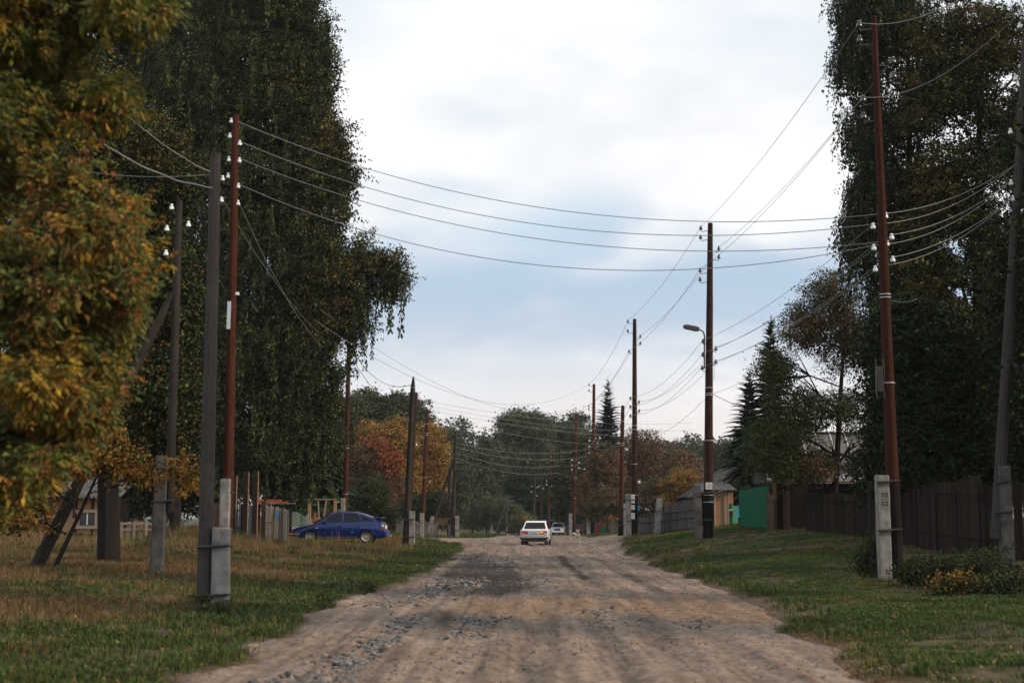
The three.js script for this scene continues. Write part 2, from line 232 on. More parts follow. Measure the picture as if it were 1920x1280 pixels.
const pG = pole({ label: 'dark pole with metal platform frame and long slanting brace', base: [849, 112], top: [854, 816], r0: 0.16, r1: 0.13, mat: M.darkPole, foot: foot(1, 1.65, 0.3) });
{ part('timber_brace', timber(onG(804, 112).sub(pG.position), P(850, 862, 112).sub(pG.position), 0.16, 0.11, 10, 8, 0.003, 37), M.darkPole, pG);
  const f = footGeo(0.28, 1.9, 0.24), fm = part('brace_foot', f, M.concrete, pG); fm.position.copy(onG(799, 112).sub(pG.position)).add(V(0, -0.3, 0.1)); fm.rotation.z = -0.27;
  const Q = (x, y, z = 0.1) => P(x, y, 112).sub(pG.position).add(V(0, 0, z)), bar = (a, b, n) => part(n, tube([a, b], 0.05, 1, 5), M.iron, pG);
  for (const z of [-0.5, 0.5]) { bar(Q(852, 881, z), Q(880, 882, z), 'platform_beam'); bar(Q(853, 904, z), Q(880, 882, z), 'platform_strut'); bar(Q(853, 869, z), Q(879, 869, z), 'platform_rail'); bar(Q(873, 882, z), Q(873, 855, z), 'rail_post'); bar(Q(880, 882, z), Q(880, 869, z), 'rail_post'); }
  for (const x of [858, 866, 874, 880]) bar(Q(x, 881.5, -0.5), Q(x, 881.5, 0.5), 'platform_slat'); }
pole({ label: 'far thin brown pole left of the dark platform pole', base: [827, 130], top: [832, 885], r0: 0.14, r1: 0.11, mat: M.brownPole });
pole({ label: 'far dark post just left of the platform pole foot', base: [840, 122], top: [844, 880], r0: 0.16, r1: 0.12, mat: M.darkPole, foot: foot(1, 1.0, 0.26) });
pole({ label: 'small distant pole left end of the far road bend', base: [921, 170], top: [921, 935], r0: 0.10, r1: 0.08, mat: M.darkPole, foot: foot(0.2, 1.2, 0.24, { z: 0.2 }) });
const pH = pole({ label: 'distant grey pole with diagonal prop at the road end', base: [948, 175], top: [952, 926], r0: 0.10, r1: 0.08, mat: M.greyPole });
part('timber_brace', timber(onG(928, 175).sub(pH.position), P(951, 935, 175).sub(pH.position), 0.10, 0.07, 8, 6, 0.003, 39), M.greyPole, pH);
// right side of the street
const pR0 = pole({ label: 'grey leaning pole with white insulators at the right picture edge', base: [1866, 36], top: [1926, 60], r0: 0.15, r1: 0.10, mat: M.greyPole, lift: 0.7, foot: foot(1, 2.5, 0.28, { mat: M.concreteDark, bands: [1.35, 2.1] }), ins: [[-1, 52, 'w', 0.1], [-1, 150, 'w', 0.12], [-1, 250, 'w', 0.16], [1, 313, 'w', -0.15], [-1, 346, 'w', 0.06], [1, 376, 'w', -0.2]] });
const pR1 = pole({ label: 'tall red brown pole beside the concrete foot numbered 10 over 02', base: [1682, 33.5], top: [1639, 30], r0: 0.16, r1: 0.07, mat: M.brownRed, tar: 2.15, foot: foot(-1, 2.38, 0.27, { off: 0.02, bands: [1.12, 2.24] }), ins: [[-1, 50, 'd', 0.30], [-1, 78, 'd', 0.30], [1, 118, 'd', 0.34], [1, 146, 'd', 0.34], [-1, 190, 'd', 0.26], [-1, 222, 'd', 0.26], [1, 408, 'w', -0.02], [-1, 428, 'w', 0.12], [1, 448, 'w', 0.1], [1, 460, 'w', -0.02], [-1, 468, 'w', 0.12], [1, 490, 'w', 0.1], [-1, 508, 'w', 0.1]], clips: [552, 558, 718] });
{ const b = part('junction_box', new RoundedBoxGeometry(0.16, 0.62, 0.16, 2, 0.03), M.iron, pR1); b.position.copy(pR1.axisAt(712).sub(pR1.position)).add(V(-0.24, 0, 0.05)); for (const x of [-0.34, -0.16]) part('cable_loop', tube([0.5, 0.2, -0.2, -0.45].map((y, i) => pR1.axisAt(712).sub(pR1.position).add(V(x + (i % 2) * 0.03, y, 0.12))), 0.010, 10, 5), M.steel, pR1);
  const post = part('timber_stake', new THREE.BoxGeometry(0.07, 2.2, 0.07), M.darkPole, pR1); post.position.set(-0.52, 1.1, -0.22); }
const pR2 = pole({ label: 'dark brown pole carrying the street lamp and black insulators', base: [1328, 58], top: [1332, 418], r0: 0.20, r1: 0.11, mat: M.brownPole, tar: 1.9, foot: foot(-1, 2.15, 0.27, { mat: M.concreteDark, off: -0.03, tilt: 0.02, bands: [0.75, 1.85] }), ins: [[-1, 430, 'd', 0.28], [-1, 447, 'd', 0.28], [1, 468, 'd', 0.25], [1, 484, 'd', 0.25], [-1, 509, 'd', 0.28], [-1, 526, 'd', 0.28], [-1, 642, 'd', 0.12], [-1, 667, 'd', 0.12], [-1, 692, 'd', 0.14], [1, 656, 'd', 0.12], [1, 681, 'd', 0.12]], clips: [727, 738, 741, 826, 928, 941] });
{ const Q = (x, y, z = 0.16) => P(x, y, 58).sub(pR2.position).add(V(0, 0, z));
  const arm = part('lamp_arm', tube([Q(1320, 692), Q(1320, 655), Q(1320, 630), Q(1317, 622), Q(1308, 618)], 0.03, 24, 8), M.iron, pR2); void arm;
  const s = new THREE.Shape(); [[0, -0.06], [0.10, -0.09], [0.55, -0.085], [0.62, -0.05], [0.62, 0.02], [0.5, 0.06], [0.12, 0.07], [0, 0.05]].forEach((p, i) => i ? s.lineTo(...p) : s.moveTo(...p));
  const hg = new THREE.ExtrudeGeometry(s, { depth: 0.18, bevelEnabled: true, bevelSize: 0.02, bevelThickness: 0.02, bevelSegments: 2 }); hg.translate(0, 0, -0.09); hg.rotateY(Math.PI);
  const hd = part('lamp_head', hg, std([0.06, 0.05, 0.045], 0.7), pR2); hd.position.copy(Q(1308, 618)).add(V(0.03, 0, 0)); hd.rotation.z = -0.22;
  const sg = part('notice_board', new THREE.BoxGeometry(0.27, 0.27, 0.012), M.paper, pR2); sg.position.copy(Q(1328.5, 911, 0.21)); for (let i = 0; i < 5; i++) { const l = part('printed_line', new THREE.BoxGeometry(0.17 + (i % 2) * 0.03, 0.012, 0.004), M.ink, sg); l.position.set(0, 0.08 - i * 0.04, 0.008); }
  const pts = []; for (let i = 0; i < 40; i++) pts.push(Q(1339 + Math.cos(i * 1.7) * 1.1, 668 + i * 1.15, 0.05 + Math.sin(i * 1.7) * 0.03)); part('coiled_wire', tube(pts, 0.006, 160, 4), M.wire, pR2); }
const pR3 = pole({ label: 'brown pole whose concrete foot carries pasted paper notices', base: [1190, 83], top: [1190, 598], r0: 0.19, r1: 0.11, mat: M.brownPole, tar: 2.2, foot: foot(-1, 2.35, 0.29), ins: [[-1, 604, 'd', 0.28], [-1, 622, 'd', 0.28], [1, 632, 'd', 0.22], [1, 645, 'd', 0.22], [-1, 660, 'd', 0.2], [-1, 748, 'd', 0.1], [1, 755, 'd', 0.12], [-1, 764, 'd', 0.1], [1, 772, 'd', 0.12], [-1, 781, 'd', 0.1]], clips: [798, 805, 870, 928] });
{ for (const [y, h] of [[935, 16], [951, 9], [967, 11]]) { const n = part('paper_notice', new THREE.BoxGeometry(0.2, h / 32, 0.006), M.paper, pR3); n.position.copy(P(1186.5, y, 83).sub(pR3.position)).add(V(0, 0, 0.22)); for (let i = 0; i < 4; i++) { const l = part('printed_line', new THREE.BoxGeometry(0.13, 0.014, 0.004), M.ink, n); l.position.set(0, (h / 32) * (0.32 - i * 0.2), 0.005); } }
  const tin = part('blue_box', new RoundedBoxGeometry(0.12, 0.3, 0.12, 2, 0.02), M.blueTin, pR3); tin.position.set(0.24, 1.55, 0.15); const bell = part('white_lamp', new THREE.SphereGeometry(0.1, 12, 8), M.porcelain, pR3); bell.position.copy(P(1198, 904, 83).sub(pR3.position)).add(V(0, 0, 0.1)); }
const pR4 = pole({ label: 'slim orange brown pole left of the notice-covered foot', base: [1164, 88], top: [1168, 760], r0: 0.155, r1: 0.11, mat: M.redPole, tar: 0.9, foot: foot(1, 1.95, 0.25), ins: [[-1, 800, 'w', 0.12], [-1, 818, 'w', 0.1]], clips: [790, 831, 835] });
const pR5 = pole({ label: 'tall orange brown pole before the dark spruce with small lamp arm', base: [1111, 119], top: [1114, 720], r0: 0.19, r1: 0.12, mat: M.redPole, tar: 1.5, foot: foot(-1, 2.25, 0.29), ins: [[-1, 722, 'd', 0.3], [-1, 733, 'd', 0.3], [-1, 762, 'd', 0.3], [-1, 768, 'd', 0.3], [-1, 827, 'w', 0.2], [1, 832, 'w', 0.2], [-1, 838, 'w', 0.2], [1, 843, 'w', 0.2], [-1, 850, 'w', 0.2]], clips: [873, 877] });
part('lamp_arm', tube([P(1111, 818, 119), P(1102, 812, 119), P(1093, 809, 119)].map((p) => p.sub(pR5.position)), 0.07, 8, 6), M.iron, pR5);
pole({ label: 'plain grey thin pole between the two far brown poles', base: [1097, 122], top: [1100, 872], r0: 0.10, r1: 0.08, mat: M.greyPole, foot: foot(1, 1.5, 0.26), ins: [[-1, 880, 'w', 0.1], [1, 876, 'w', 0.1], [1, 885, 'w', 0.1]] });
const pR6 = pole({ label: 'red brown pole with foot standing right above the small dog', base: [1076, 140], top: [1081, 775], r0: 0.17, r1: 0.12, mat: M.redPole, tar: 1.2, foot: foot(-1, 2.1, 0.29), ins: [[-1, 863, 'w', 0.2], [1, 868, 'w', 0.2], [-1, 873, 'w', 0.2], [1, 878, 'w', 0.2], [-1, 881, 'w', 0.2]], clips: [894, 898, 934] });
const pR7 = pole({ label: 'distant brown pole right of the white saloon above grey car', base: [1048, 168], top: [1050, 822], r0: 0.15, r1: 0.11, mat: M.brownPole, foot: foot(-1, 1.6, 0.28), ins: [[-1, 886, 'w', 0.2], [1, 890, 'w', 0.2], [-1, 895, 'w', 0.2], [1, 898, 'w', 0.2]] });
const pR8 = pole({ label: 'distant brown pole rising from the white saloon roof', base: [1028, 178], top: [1031, 845], r0: 0.15, r1: 0.11, mat: M.redPole, ins: [[-1, 902, 'w', 0.2], [1, 905, 'w', 0.2], [-1, 909, 'w', 0.2], [1, 912, 'w', 0.2]] });
pole({ label: 'farthest thin brown pole among the dark trees', base: [1014, 200], top: [1015, 860], r0: 0.13, r1: 0.10, mat: M.brownPole, ins: [[-1, 912, 'w', 0.2], [1, 916, 'w', 0.2]] });
{ const p = pole({ label: 'distant twin dark pole with crossarm behind the white saloon', base: [1000, 195], top: [1003, 890], r0: 0.2, r1: 0.16, mat: M.darkPole, ins: [[-1, 912, 'w', 0.25], [1, 914, 'w', 0.2], [-1, 922, 'w', 0.25], [1, 930, 'w', 0.2]] }); const c = part('crossarm', new THREE.BoxGeometry(1.5, 0.12, 0.12), M.iron, p); c.position.copy(P(1001, 897, 195).sub(p.position)); }
{ // 10 / 02 stencilled on the foot of the tall red pole, drawn as flat print
  const cv = document.createElement('canvas'); cv.width = 256; cv.height = 512; const c = cv.getContext('2d'); c.fillStyle = '#fff'; c.fillRect(0, 0, 256, 512); c.fillStyle = '#222'; c.textAlign = 'center'; c.textBaseline = 'middle'; c.font = 'bold 200px sans-serif'; c.save(); c.scale(0.95, 1); c.fillText('10', 138, 130); c.fillText('02', 138, 372); c.restore(); c.fillRect(28, 244, 205, 14); c.fillStyle = '#fff'; c.fillRect(176, 30, 9, 180); c.fillRect(72, 280, 9, 200);
  const t = new THREE.CanvasTexture(cv); t.colorSpace = THREE.SRGBColorSpace;
  const n = part('stencilled_number', new THREE.PlaneGeometry(0.2, 0.42), std([0.205, 0.196, 0.184], 0.95, { map: t }), pR1, 'black stencilled number 10 over 02'); const fm = pR1.children.find((c) => c.name === 'concrete_foot'); n.position.set(fm.position.x + 0.01, 1.83, fm.position.z + 0.137); n.rotation.z = 0.02; n.rotation.y = 0; }
{ // a lone broken concrete stub by the picket fence
  const b = onG(1231, 76); const g = thing('concrete_stub', 'leaning concrete stub standing before the grey picket fence', 'post', b); const m = part('shaft', footGeo(0.3, 2.2, 0.25), M.concrete, g); m.position.y = -0.35; m.rotation.z = -0.09; part('wire_lashing', ringBand(0.3, 0.25, 0.1, 0, 0, 1.2), M.iron, g); }

// wires: every span is its own cable
function wire(a, b, sag, label, r0 = 0.011, mat = M.wire, wob = 0) {
  const r = r0 * 0.8, pts = []; for (let i = 0; i <= 24; i++) { const t = i / 24, p = a.clone().lerp(b, t); p.y -= sag * 4 * t * (1 - t); if (wob) { p.y += Math.sin(t * 37) * wob; p.x += Math.sin(t * 29 + 1) * wob; } pts.push(p); }
  const g = new THREE.TubeGeometry(new THREE.CatmullRomCurve3(pts), 40, r, 4); tag(part('overhead_wire', g, mat, scene), label, 'wire', 'overhead wires between the poles');
}
const A1 = (p, i) => p.att[i].clone();
const rank = ['topmost', 'second', 'third', 'fourth', 'fifth', 'sixth', 'seventh'];
[[A1(pB, 0), A1(pR1, 6), 1.15], [A1(pB, 2), A1(pR1, 7), 1.15], [A1(pB, 4), A1(pR1, 9), 1.1], [A1(pB, 7), A1(pR1, 10), 1.35]].forEach(([a, b, s], i) => wire(a, b, s, `${rank[i]} of the four long wires sagging across the road sky`, 0.012));
[0, 2, 4].forEach((k, i) => { wire(A1(pR1, k), A1(pR2, k), 0.35, `${rank[i]} upper wire from the numbered-foot pole to the lamp pole`); wire(A1(pR2, k), A1(pR3, [0, 2, 4][i]), 0.4, `${rank[i]} upper wire from the lamp pole to the notice pole`, 0.012); wire(A1(pR3, [0, 2, 4][i]), A1(pR5, [0, 2, 2][i]), 0.5, `${rank[i]} upper wire from the notice pole to the spruce-side pole`, 0.014); });
[6, 7, 8, 9, 10].forEach((k, i) => { wire(A1(pR2, k), A1(pR3, [5, 7, 9, 6, 8][i]), 0.55, `${rank[i]} lower wire from below the street lamp to the notice pole`, 0.011); wire(A1(pR2, k), A1(pR1, [7, 10, 12, 8, 11][i]), 0.3, `${rank[i]} lower wire from the numbered-foot pole to below the lamp`, 0.010); });
[5, 6, 7, 8].forEach((k, i) => wire(A1(pR3, k), A1(pR5, [4, 5, 6, 7][i]), 0.9, `${rank[i]} low slack wire from the notice pole toward the spruce`, 0.013));
[4, 5, 6, 7].forEach((k, i) => wire(A1(pR5, k), A1(pR6, [0, 1, 2, 3][i]), 0.7, `${rank[i]} low wire between the far brown poles left of the spruce`, 0.015));
[0, 1, 2, 3].forEach((k, i) => { wire(A1(pR6, k), A1(pR7, k), 0.8, `${rank[i]} distant wire over the small dog and grey car`, 0.016); wire(A1(pR7, k), A1(pR8, k), 0.4, `${rank[i]} farthest wire above the white saloon roof`, 0.017); });
[[6, 3], [7, 3], [8, 4], [10, 4], [11, 5], [12, 5]].forEach(([a, b], i) => wire(A1(pR1, a), A1(pR0, b), 0.25 + (i % 2) * 0.12, `${rank[i]} wire from the numbered-foot pole to the right edge pole`, 0.010));
wire(A1(pR1, 0), P(1960, -120, 22), 0.5, 'upper wire climbing right out of the picture from the numbered-foot pole', 0.010);
wire(A1(pR1, 4), P(1990, -60, 22), 0.6, 'lower wire climbing right out of the picture from the numbered-foot pole', 0.010);
wire(P(-60, 45, 17), pA.axisAt(352), 0.45, 'thick twisted cable from top left sky to the bare grey pole, lower one', 0.018, M.wire, 0.008);
wire(P(-40, -70, 18), A1(pB, 6), 0.45, 'thick twisted cable crossing the near maple, upper one', 0.016, M.wire, 0.008);
wire(A1(pB, 8), pD.axisAt(655), 0.9, 'twisted service cable from the reddish pole into the birch', 0.014, M.wire, 0.008);
wire(A1(pB, 9), pD.axisAt(672), 1.2, 'lower twisted service cable from the reddish pole into the birch', 0.014, M.wire, 0.008);
wire(pD.axisAt(648), pE.axisAt(720), 0.9, 'slack dark cable from the birch edge to the pointed pole, upper', 0.020, M.wireDark, 0.01);
wire(pD.axisAt(656), pE.axisAt(738), 1.2, 'slack dark cable from the birch edge to the pointed pole, lower', 0.020, M.wireDark, 0.01);
wire(pE.axisAt(720), pF.axisAt(795), 0.3, 'short cable from the pointed pole to the pole by orange trees', 0.018, M.wireDark);
wire(P(600, 580, 62), A1(pR5, 2), 2.2, 'upper faint wire dipping from the birch edge to the spruce pole', 0.012);
wire(P(590, 600, 60), A1(pR5, 0), 2.6, 'lower faint wire dipping from the birch edge to the spruce pole', 0.012);
[[803, 752, 1300, 792], [803, 760, 1300, 806], [803, 768, 1340, 820], [803, 779, 1240, 836]].forEach(([x, y, X, Y], i) => wire(P(x, y, 101), P(X, Y, 128), 0.7, `${rank[i]} of the faint crossing wires above the far tree line`, 0.012));
[[855, 830, 1100, 842], [855, 838, 1100, 856], [856, 848, 1050, 872], [856, 858, 1048, 886]].forEach(([x, y, X, Y], i) => wire(P(x, y, 112), P(X, Y, 130), 0.6, `${rank[i]} of the faint wires from the platform pole across the poplars`, 0.013));
wire(pR2.axisAt(740), P(1240, 812, 95), 0.2, 'single wire slanting down left from the lamp pole clamp', 0.014);
wire(pR2.axisAt(740), P(1440, 690, 62), 0.1, 'single wire slanting up right from the lamp pole clamp', 0.011);
wire(pR2.axisAt(735), P(1425, 778, 70), 0.05, 'brown service cable slanting down right from the lamp pole', 0.016, M.brownPole);
wire(pR1.axisAt(558), P(1720, 560, 38), 0.1, 'short service wire right of the tall numbered-foot pole', 0.010);
wire(P(90, 306, 30), pA.axisAt(326), 0.15, 'hair-thin pale wire reaching the bare grey pole from the left', 0.006);
// ------------------------------------------------------------------ trees and plants
const leafMat = (through = 0.3, rough = 0.7) => new THREE.MeshPhysicalMaterial({ color: col(1, 1, 1), roughness: rough, specularIntensity: 0.3, vertexColors: true, ...(through ? { transmission: through, thickness: 0 } : {}), side: THREE.DoubleSide });
const LEAF = leafMat(0), LEAFM = leafMat(0.45), NEEDLE = new THREE.MeshPhysicalMaterial({ color: col(1, 1, 1), roughness: 0.8, specularIntensity: 0.3, vertexColors: true, side: THREE.DoubleSide });
const BARK = wood([0.022, 0.018, 0.016]), BARKBIRCH = std([0.62, 0.60, 0.56], 0.9, { map: tex(256, 512, (i, j, w, h) => { const u = i / w, v = j / h; const b = tnoise(u * 0.5, v, 22, 71) * 0.5 + tnoise(u * 0.25, v, 60, 77) * 0.5; return clamp(b > 0.62 ? 0.12 : 0.75 + (tf(u, v, 8, 7) - 0.5) * 0.4); }) });
function Soup() { const p = [], c = []; return { p, c,
  leaf(o, dir, side, len, wid, cl, fold = 0.25) { const n = dir.clone().cross(side).normalize(), m = o.clone().addScaledVector(dir, len * 0.45), a = m.clone().addScaledVector(side, wid).addScaledVector(n, wid * fold), b = m.clone().addScaledVector(side, -wid).addScaledVector(n, wid * fold), t = o.clone().addScaledVector(dir, len).addScaledVector(n, -len * 0.12);
    p.push(...o.toArray(), ...a.toArray(), ...t.toArray(), ...o.toArray(), ...t.toArray(), ...b.toArray()); for (let i = 0; i < 6; i++) c.push(...cl); },
  tri(a, b, d, cl) { p.push(...a.toArray(), ...b.toArray(), ...d.toArray()); for (let i = 0; i < 3; i++) c.push(...cl); },
  geo() { const g = new THREE.BufferGeometry(); g.setAttribute('position', new THREE.Float32BufferAttribute(p, 3)); g.setAttribute('color', new THREE.Float32BufferAttribute(c, 3)); return g; } }; }
const rdir = () => { const u = R(-1, 1), t = R(0, 6.2832), s = Math.sqrt(1 - u * u); return V(s * Math.cos(t), u, s * Math.sin(t)); };
const jit = (c, a) => { const m = 1 + R(-a, a); return [c[0] * m * R(0.9, 1.1), c[1] * m, c[2] * m * R(0.9, 1.1)]; };
const TWIG = [0.05, 0.038, 0.03];
// round spray of leaves on a forked twig; radius about 1 unit
function spray(n, len, pal, droop = 0.2, asp = 0.36) { const s = Soup();
  for (let b = 0; b < 5; b++) { const d = rdir(); d.y = Math.abs(d.y) * 0.4 - droop; d.normalize(); const e = d.clone().multiplyScalar(R(0.7, 1.05)), w = V(0.012, 0, 0.012); s.tri(w.clone(), w.clone().negate(), e, TWIG);
    for (let i = 0; i < n / 5; i++) { const t = R(0.12, 1.05), o = e.clone().multiplyScalar(t).add(rdir().multiplyScalar(0.20)), dir = rdir(); dir.y -= 0.5 + droop; dir.add(d.clone().multiplyScalar(0.5)).normalize(); const side = dir.clone().cross(rdir()).normalize(); const l = len * R(0.7, 1.25); s.leaf(o, dir, side, l, l * asp, jit(pick(pal), 0.25)); } }
  return s.geo(); }
// hanging birch string, length about 1 unit
function hanging(n, len, pal) { const s = Soup(); for (let k = 0; k < 3; k++) { const x0 = R(-0.12, 0.12), z0 = R(-0.12, 0.12), cx = R(-0.15, 0.15), cz = R(-0.15, 0.15); const at = (t) => V(x0 + cx * t, -t, z0 + cz * t); s.tri(at(0), at(0).add(V(0.01, 0, 0.01)), at(1), TWIG);
  for (let i = 0; i < n / 3; i++) { const t = rnd(), o = at(t).add(V(R(-0.05, 0.05), 0, R(-0.05, 0.05))), dir = rdir(); dir.y = -0.8 - rnd(); dir.normalize(); const l = len * R(0.7, 1.2); s.leaf(o, dir, dir.clone().cross(rdir()).normalize(), l, l * 0.38, jit(pick(pal), 0.25)); } } return s.geo(); }
// compound leaf fans of the ash-leaved maple, with hanging winged seeds
function compound(pal, seeds) { const s = Soup(); for (let b = 0; b < 13; b++) { const d = rdir(); d.y = d.y * 0.5 - 0.35; d.normalize(); const side = d.clone().cross(V(0, 1, 0)).normalize(), L = R(0.4, 0.75), c = pick(pal), o0 = V((b / 13 - 0.5) * 1.7, -0.35 * (b / 13) ** 2 + R(-0.08, 0.08), R(-0.12, 0.12)); s.tri(o0, o0.clone().addScaledVector(side, 0.015), o0.clone().addScaledVector(d, L), TWIG);
  for (const [t, k] of [[0.5, -1], [0.5, 1], [0.75, -1], [0.75, 1], [1, 0]]) { const o = o0.clone().addScaledVector(d, L * t), dir = d.clone().multiplyScalar(k ? 0.6 : 1).addScaledVector(side, k * 0.8).add(V(0, -0.35, 0)).normalize(); const l = R(0.16, 0.32); s.leaf(o, dir, dir.clone().cross(rdir()).normalize(), l, l * 0.25, jit(c, 0.22), 0.35); } }
  s.tri(V(-0.85, 0, 0.012), V(-0.85, 0, -0.012), V(0.85, -0.35, 0), TWIG);
  if (seeds) for (let i = 0; i < seeds; i++) { const o = V(R(-0.7, 0.7), R(-0.7, -0.1), R(-0.2, 0.2)), d = rdir(); d.y = -1; d.normalize(); s.leaf(o, d, d.clone().cross(rdir()).normalize(), 0.16, 0.035, jit([0.42, 0.22, 0.09], 0.25)); }
  return s.geo(); }
function frond(pal) { const s = Soup(); for (let i = 0; i < 44; i++) { const t = (i + 1) / 44, w = 0.36 * (1 - t * 0.75) * R(0.8, 1.1), o = V(t, -0.25 * t * t + 0.08 * t, 0); for (const k of [-1, 1]) { const dir = V(0.55, R(-0.65, -0.2), k * R(0.7, 1)).normalize(); s.leaf(o, dir, dir.clone().cross(V(0, 1, 0)).normalize(), w, w * 0.20, jit(pick(pal), 0.25)); } } s.tri(V(0, 0.02, 0), V(0, -0.02, 0), V(1, -0.17, 0), TWIG); return s.geo(); }
const G = { dark: [0.013, 0.020, 0.006], mid: [0.028, 0.042, 0.010], light: [0.085, 0.110, 0.027], olive: [0.085, 0.078, 0.018], yellow: [0.30, 0.185, 0.030], orange: [0.30, 0.125, 0.022], rust: [0.19, 0.072, 0.026], red: [0.24, 0.055, 0.035], brown: [0.115, 0.062, 0.034], grey: [0.075, 0.085, 0.050] };
const many = (...a) => a.flatMap(([c, n]) => Array(n).fill(c));
const C = {
  birch: hanging(62, 0.10, many([G.dark, 7], [G.mid, 6], [G.light, 4], [G.olive, 2])),
  birchNear: hanging(60, 0.075, many([G.dark, 8], [G.mid, 7], [G.light, 2])),
  birchMix: spray(60, 0.14, many([G.dark, 6], [G.mid, 6], [G.light, 4], [G.olive, 2])),
  birchGold: spray(60, 0.14, many([G.mid, 6], [G.dark, 5], [G.olive, 6], [[0.15, 0.105, 0.025], 4], [[0.20, 0.09, 0.022], 2])),
  maple: compound(many([[0.15, 0.19, 0.034], 6], [[0.22, 0.20, 0.034], 4], [G.light, 3], [G.yellow, 1]), 0), mapleGold: compound(many([[0.46, 0.29, 0.035], 5], [[0.40, 0.18, 0.03], 2], [[0.22, 0.21, 0.04], 4]), 6), mapleSeed: compound(many([[0.19, 0.19, 0.04], 4], [G.light, 2], [G.orange, 1]), 40),
  mapleDark: spray(60, 0.16, many([G.dark, 7], [G.mid, 7], [G.light, 2], [G.olive, 2], [G.orange, 1])), goldLow: spray(28, 0.20, many([G.orange, 6], [G.yellow, 5], [G.olive, 2])),
  darkBroad: spray(75, 0.14, many([G.dark, 8], [G.mid, 5], [G.light, 1])), apple: spray(38, 0.12, many([G.mid, 5], [[0.10, 0.105, 0.028], 5], [G.olive, 4], [G.rust, 1], [G.light, 4])),
  brownBush: spray(55, 0.15, many([[0.16, 0.095, 0.058], 7], [[0.21, 0.095, 0.045], 3], [[0.12, 0.105, 0.04], 4], [G.mid, 2])), orangeTree: spray(65, 0.17, many([[0.36, 0.165, 0.035], 5], [[0.36, 0.23, 0.05], 4], [[0.16, 0.135, 0.04], 4], [G.rust, 2])), redTree: spray(60, 0.17, many([G.red, 4], [G.rust, 4], [G.orange, 2], [G.olive, 1])),
  poplar: spray(65, 0.15, many([[0.065, 0.085, 0.03], 6], [[0.11, 0.13, 0.05], 5], [[0.10, 0.11, 0.065], 4])), farGreen: spray(65, 0.19, many([G.dark, 3], [[0.05, 0.068, 0.024], 6], [[0.095, 0.115, 0.04], 3], [G.grey, 3])), farDark: spray(65, 0.19, many([G.dark, 6], [G.mid, 3])), shrub: spray(45, 0.15, many([G.mid, 6], [G.dark, 5], [G.light, 3])), frond: frond(many([[0.018, 0.032, 0.014], 5], [[0.03, 0.045, 0.018], 3])),
};
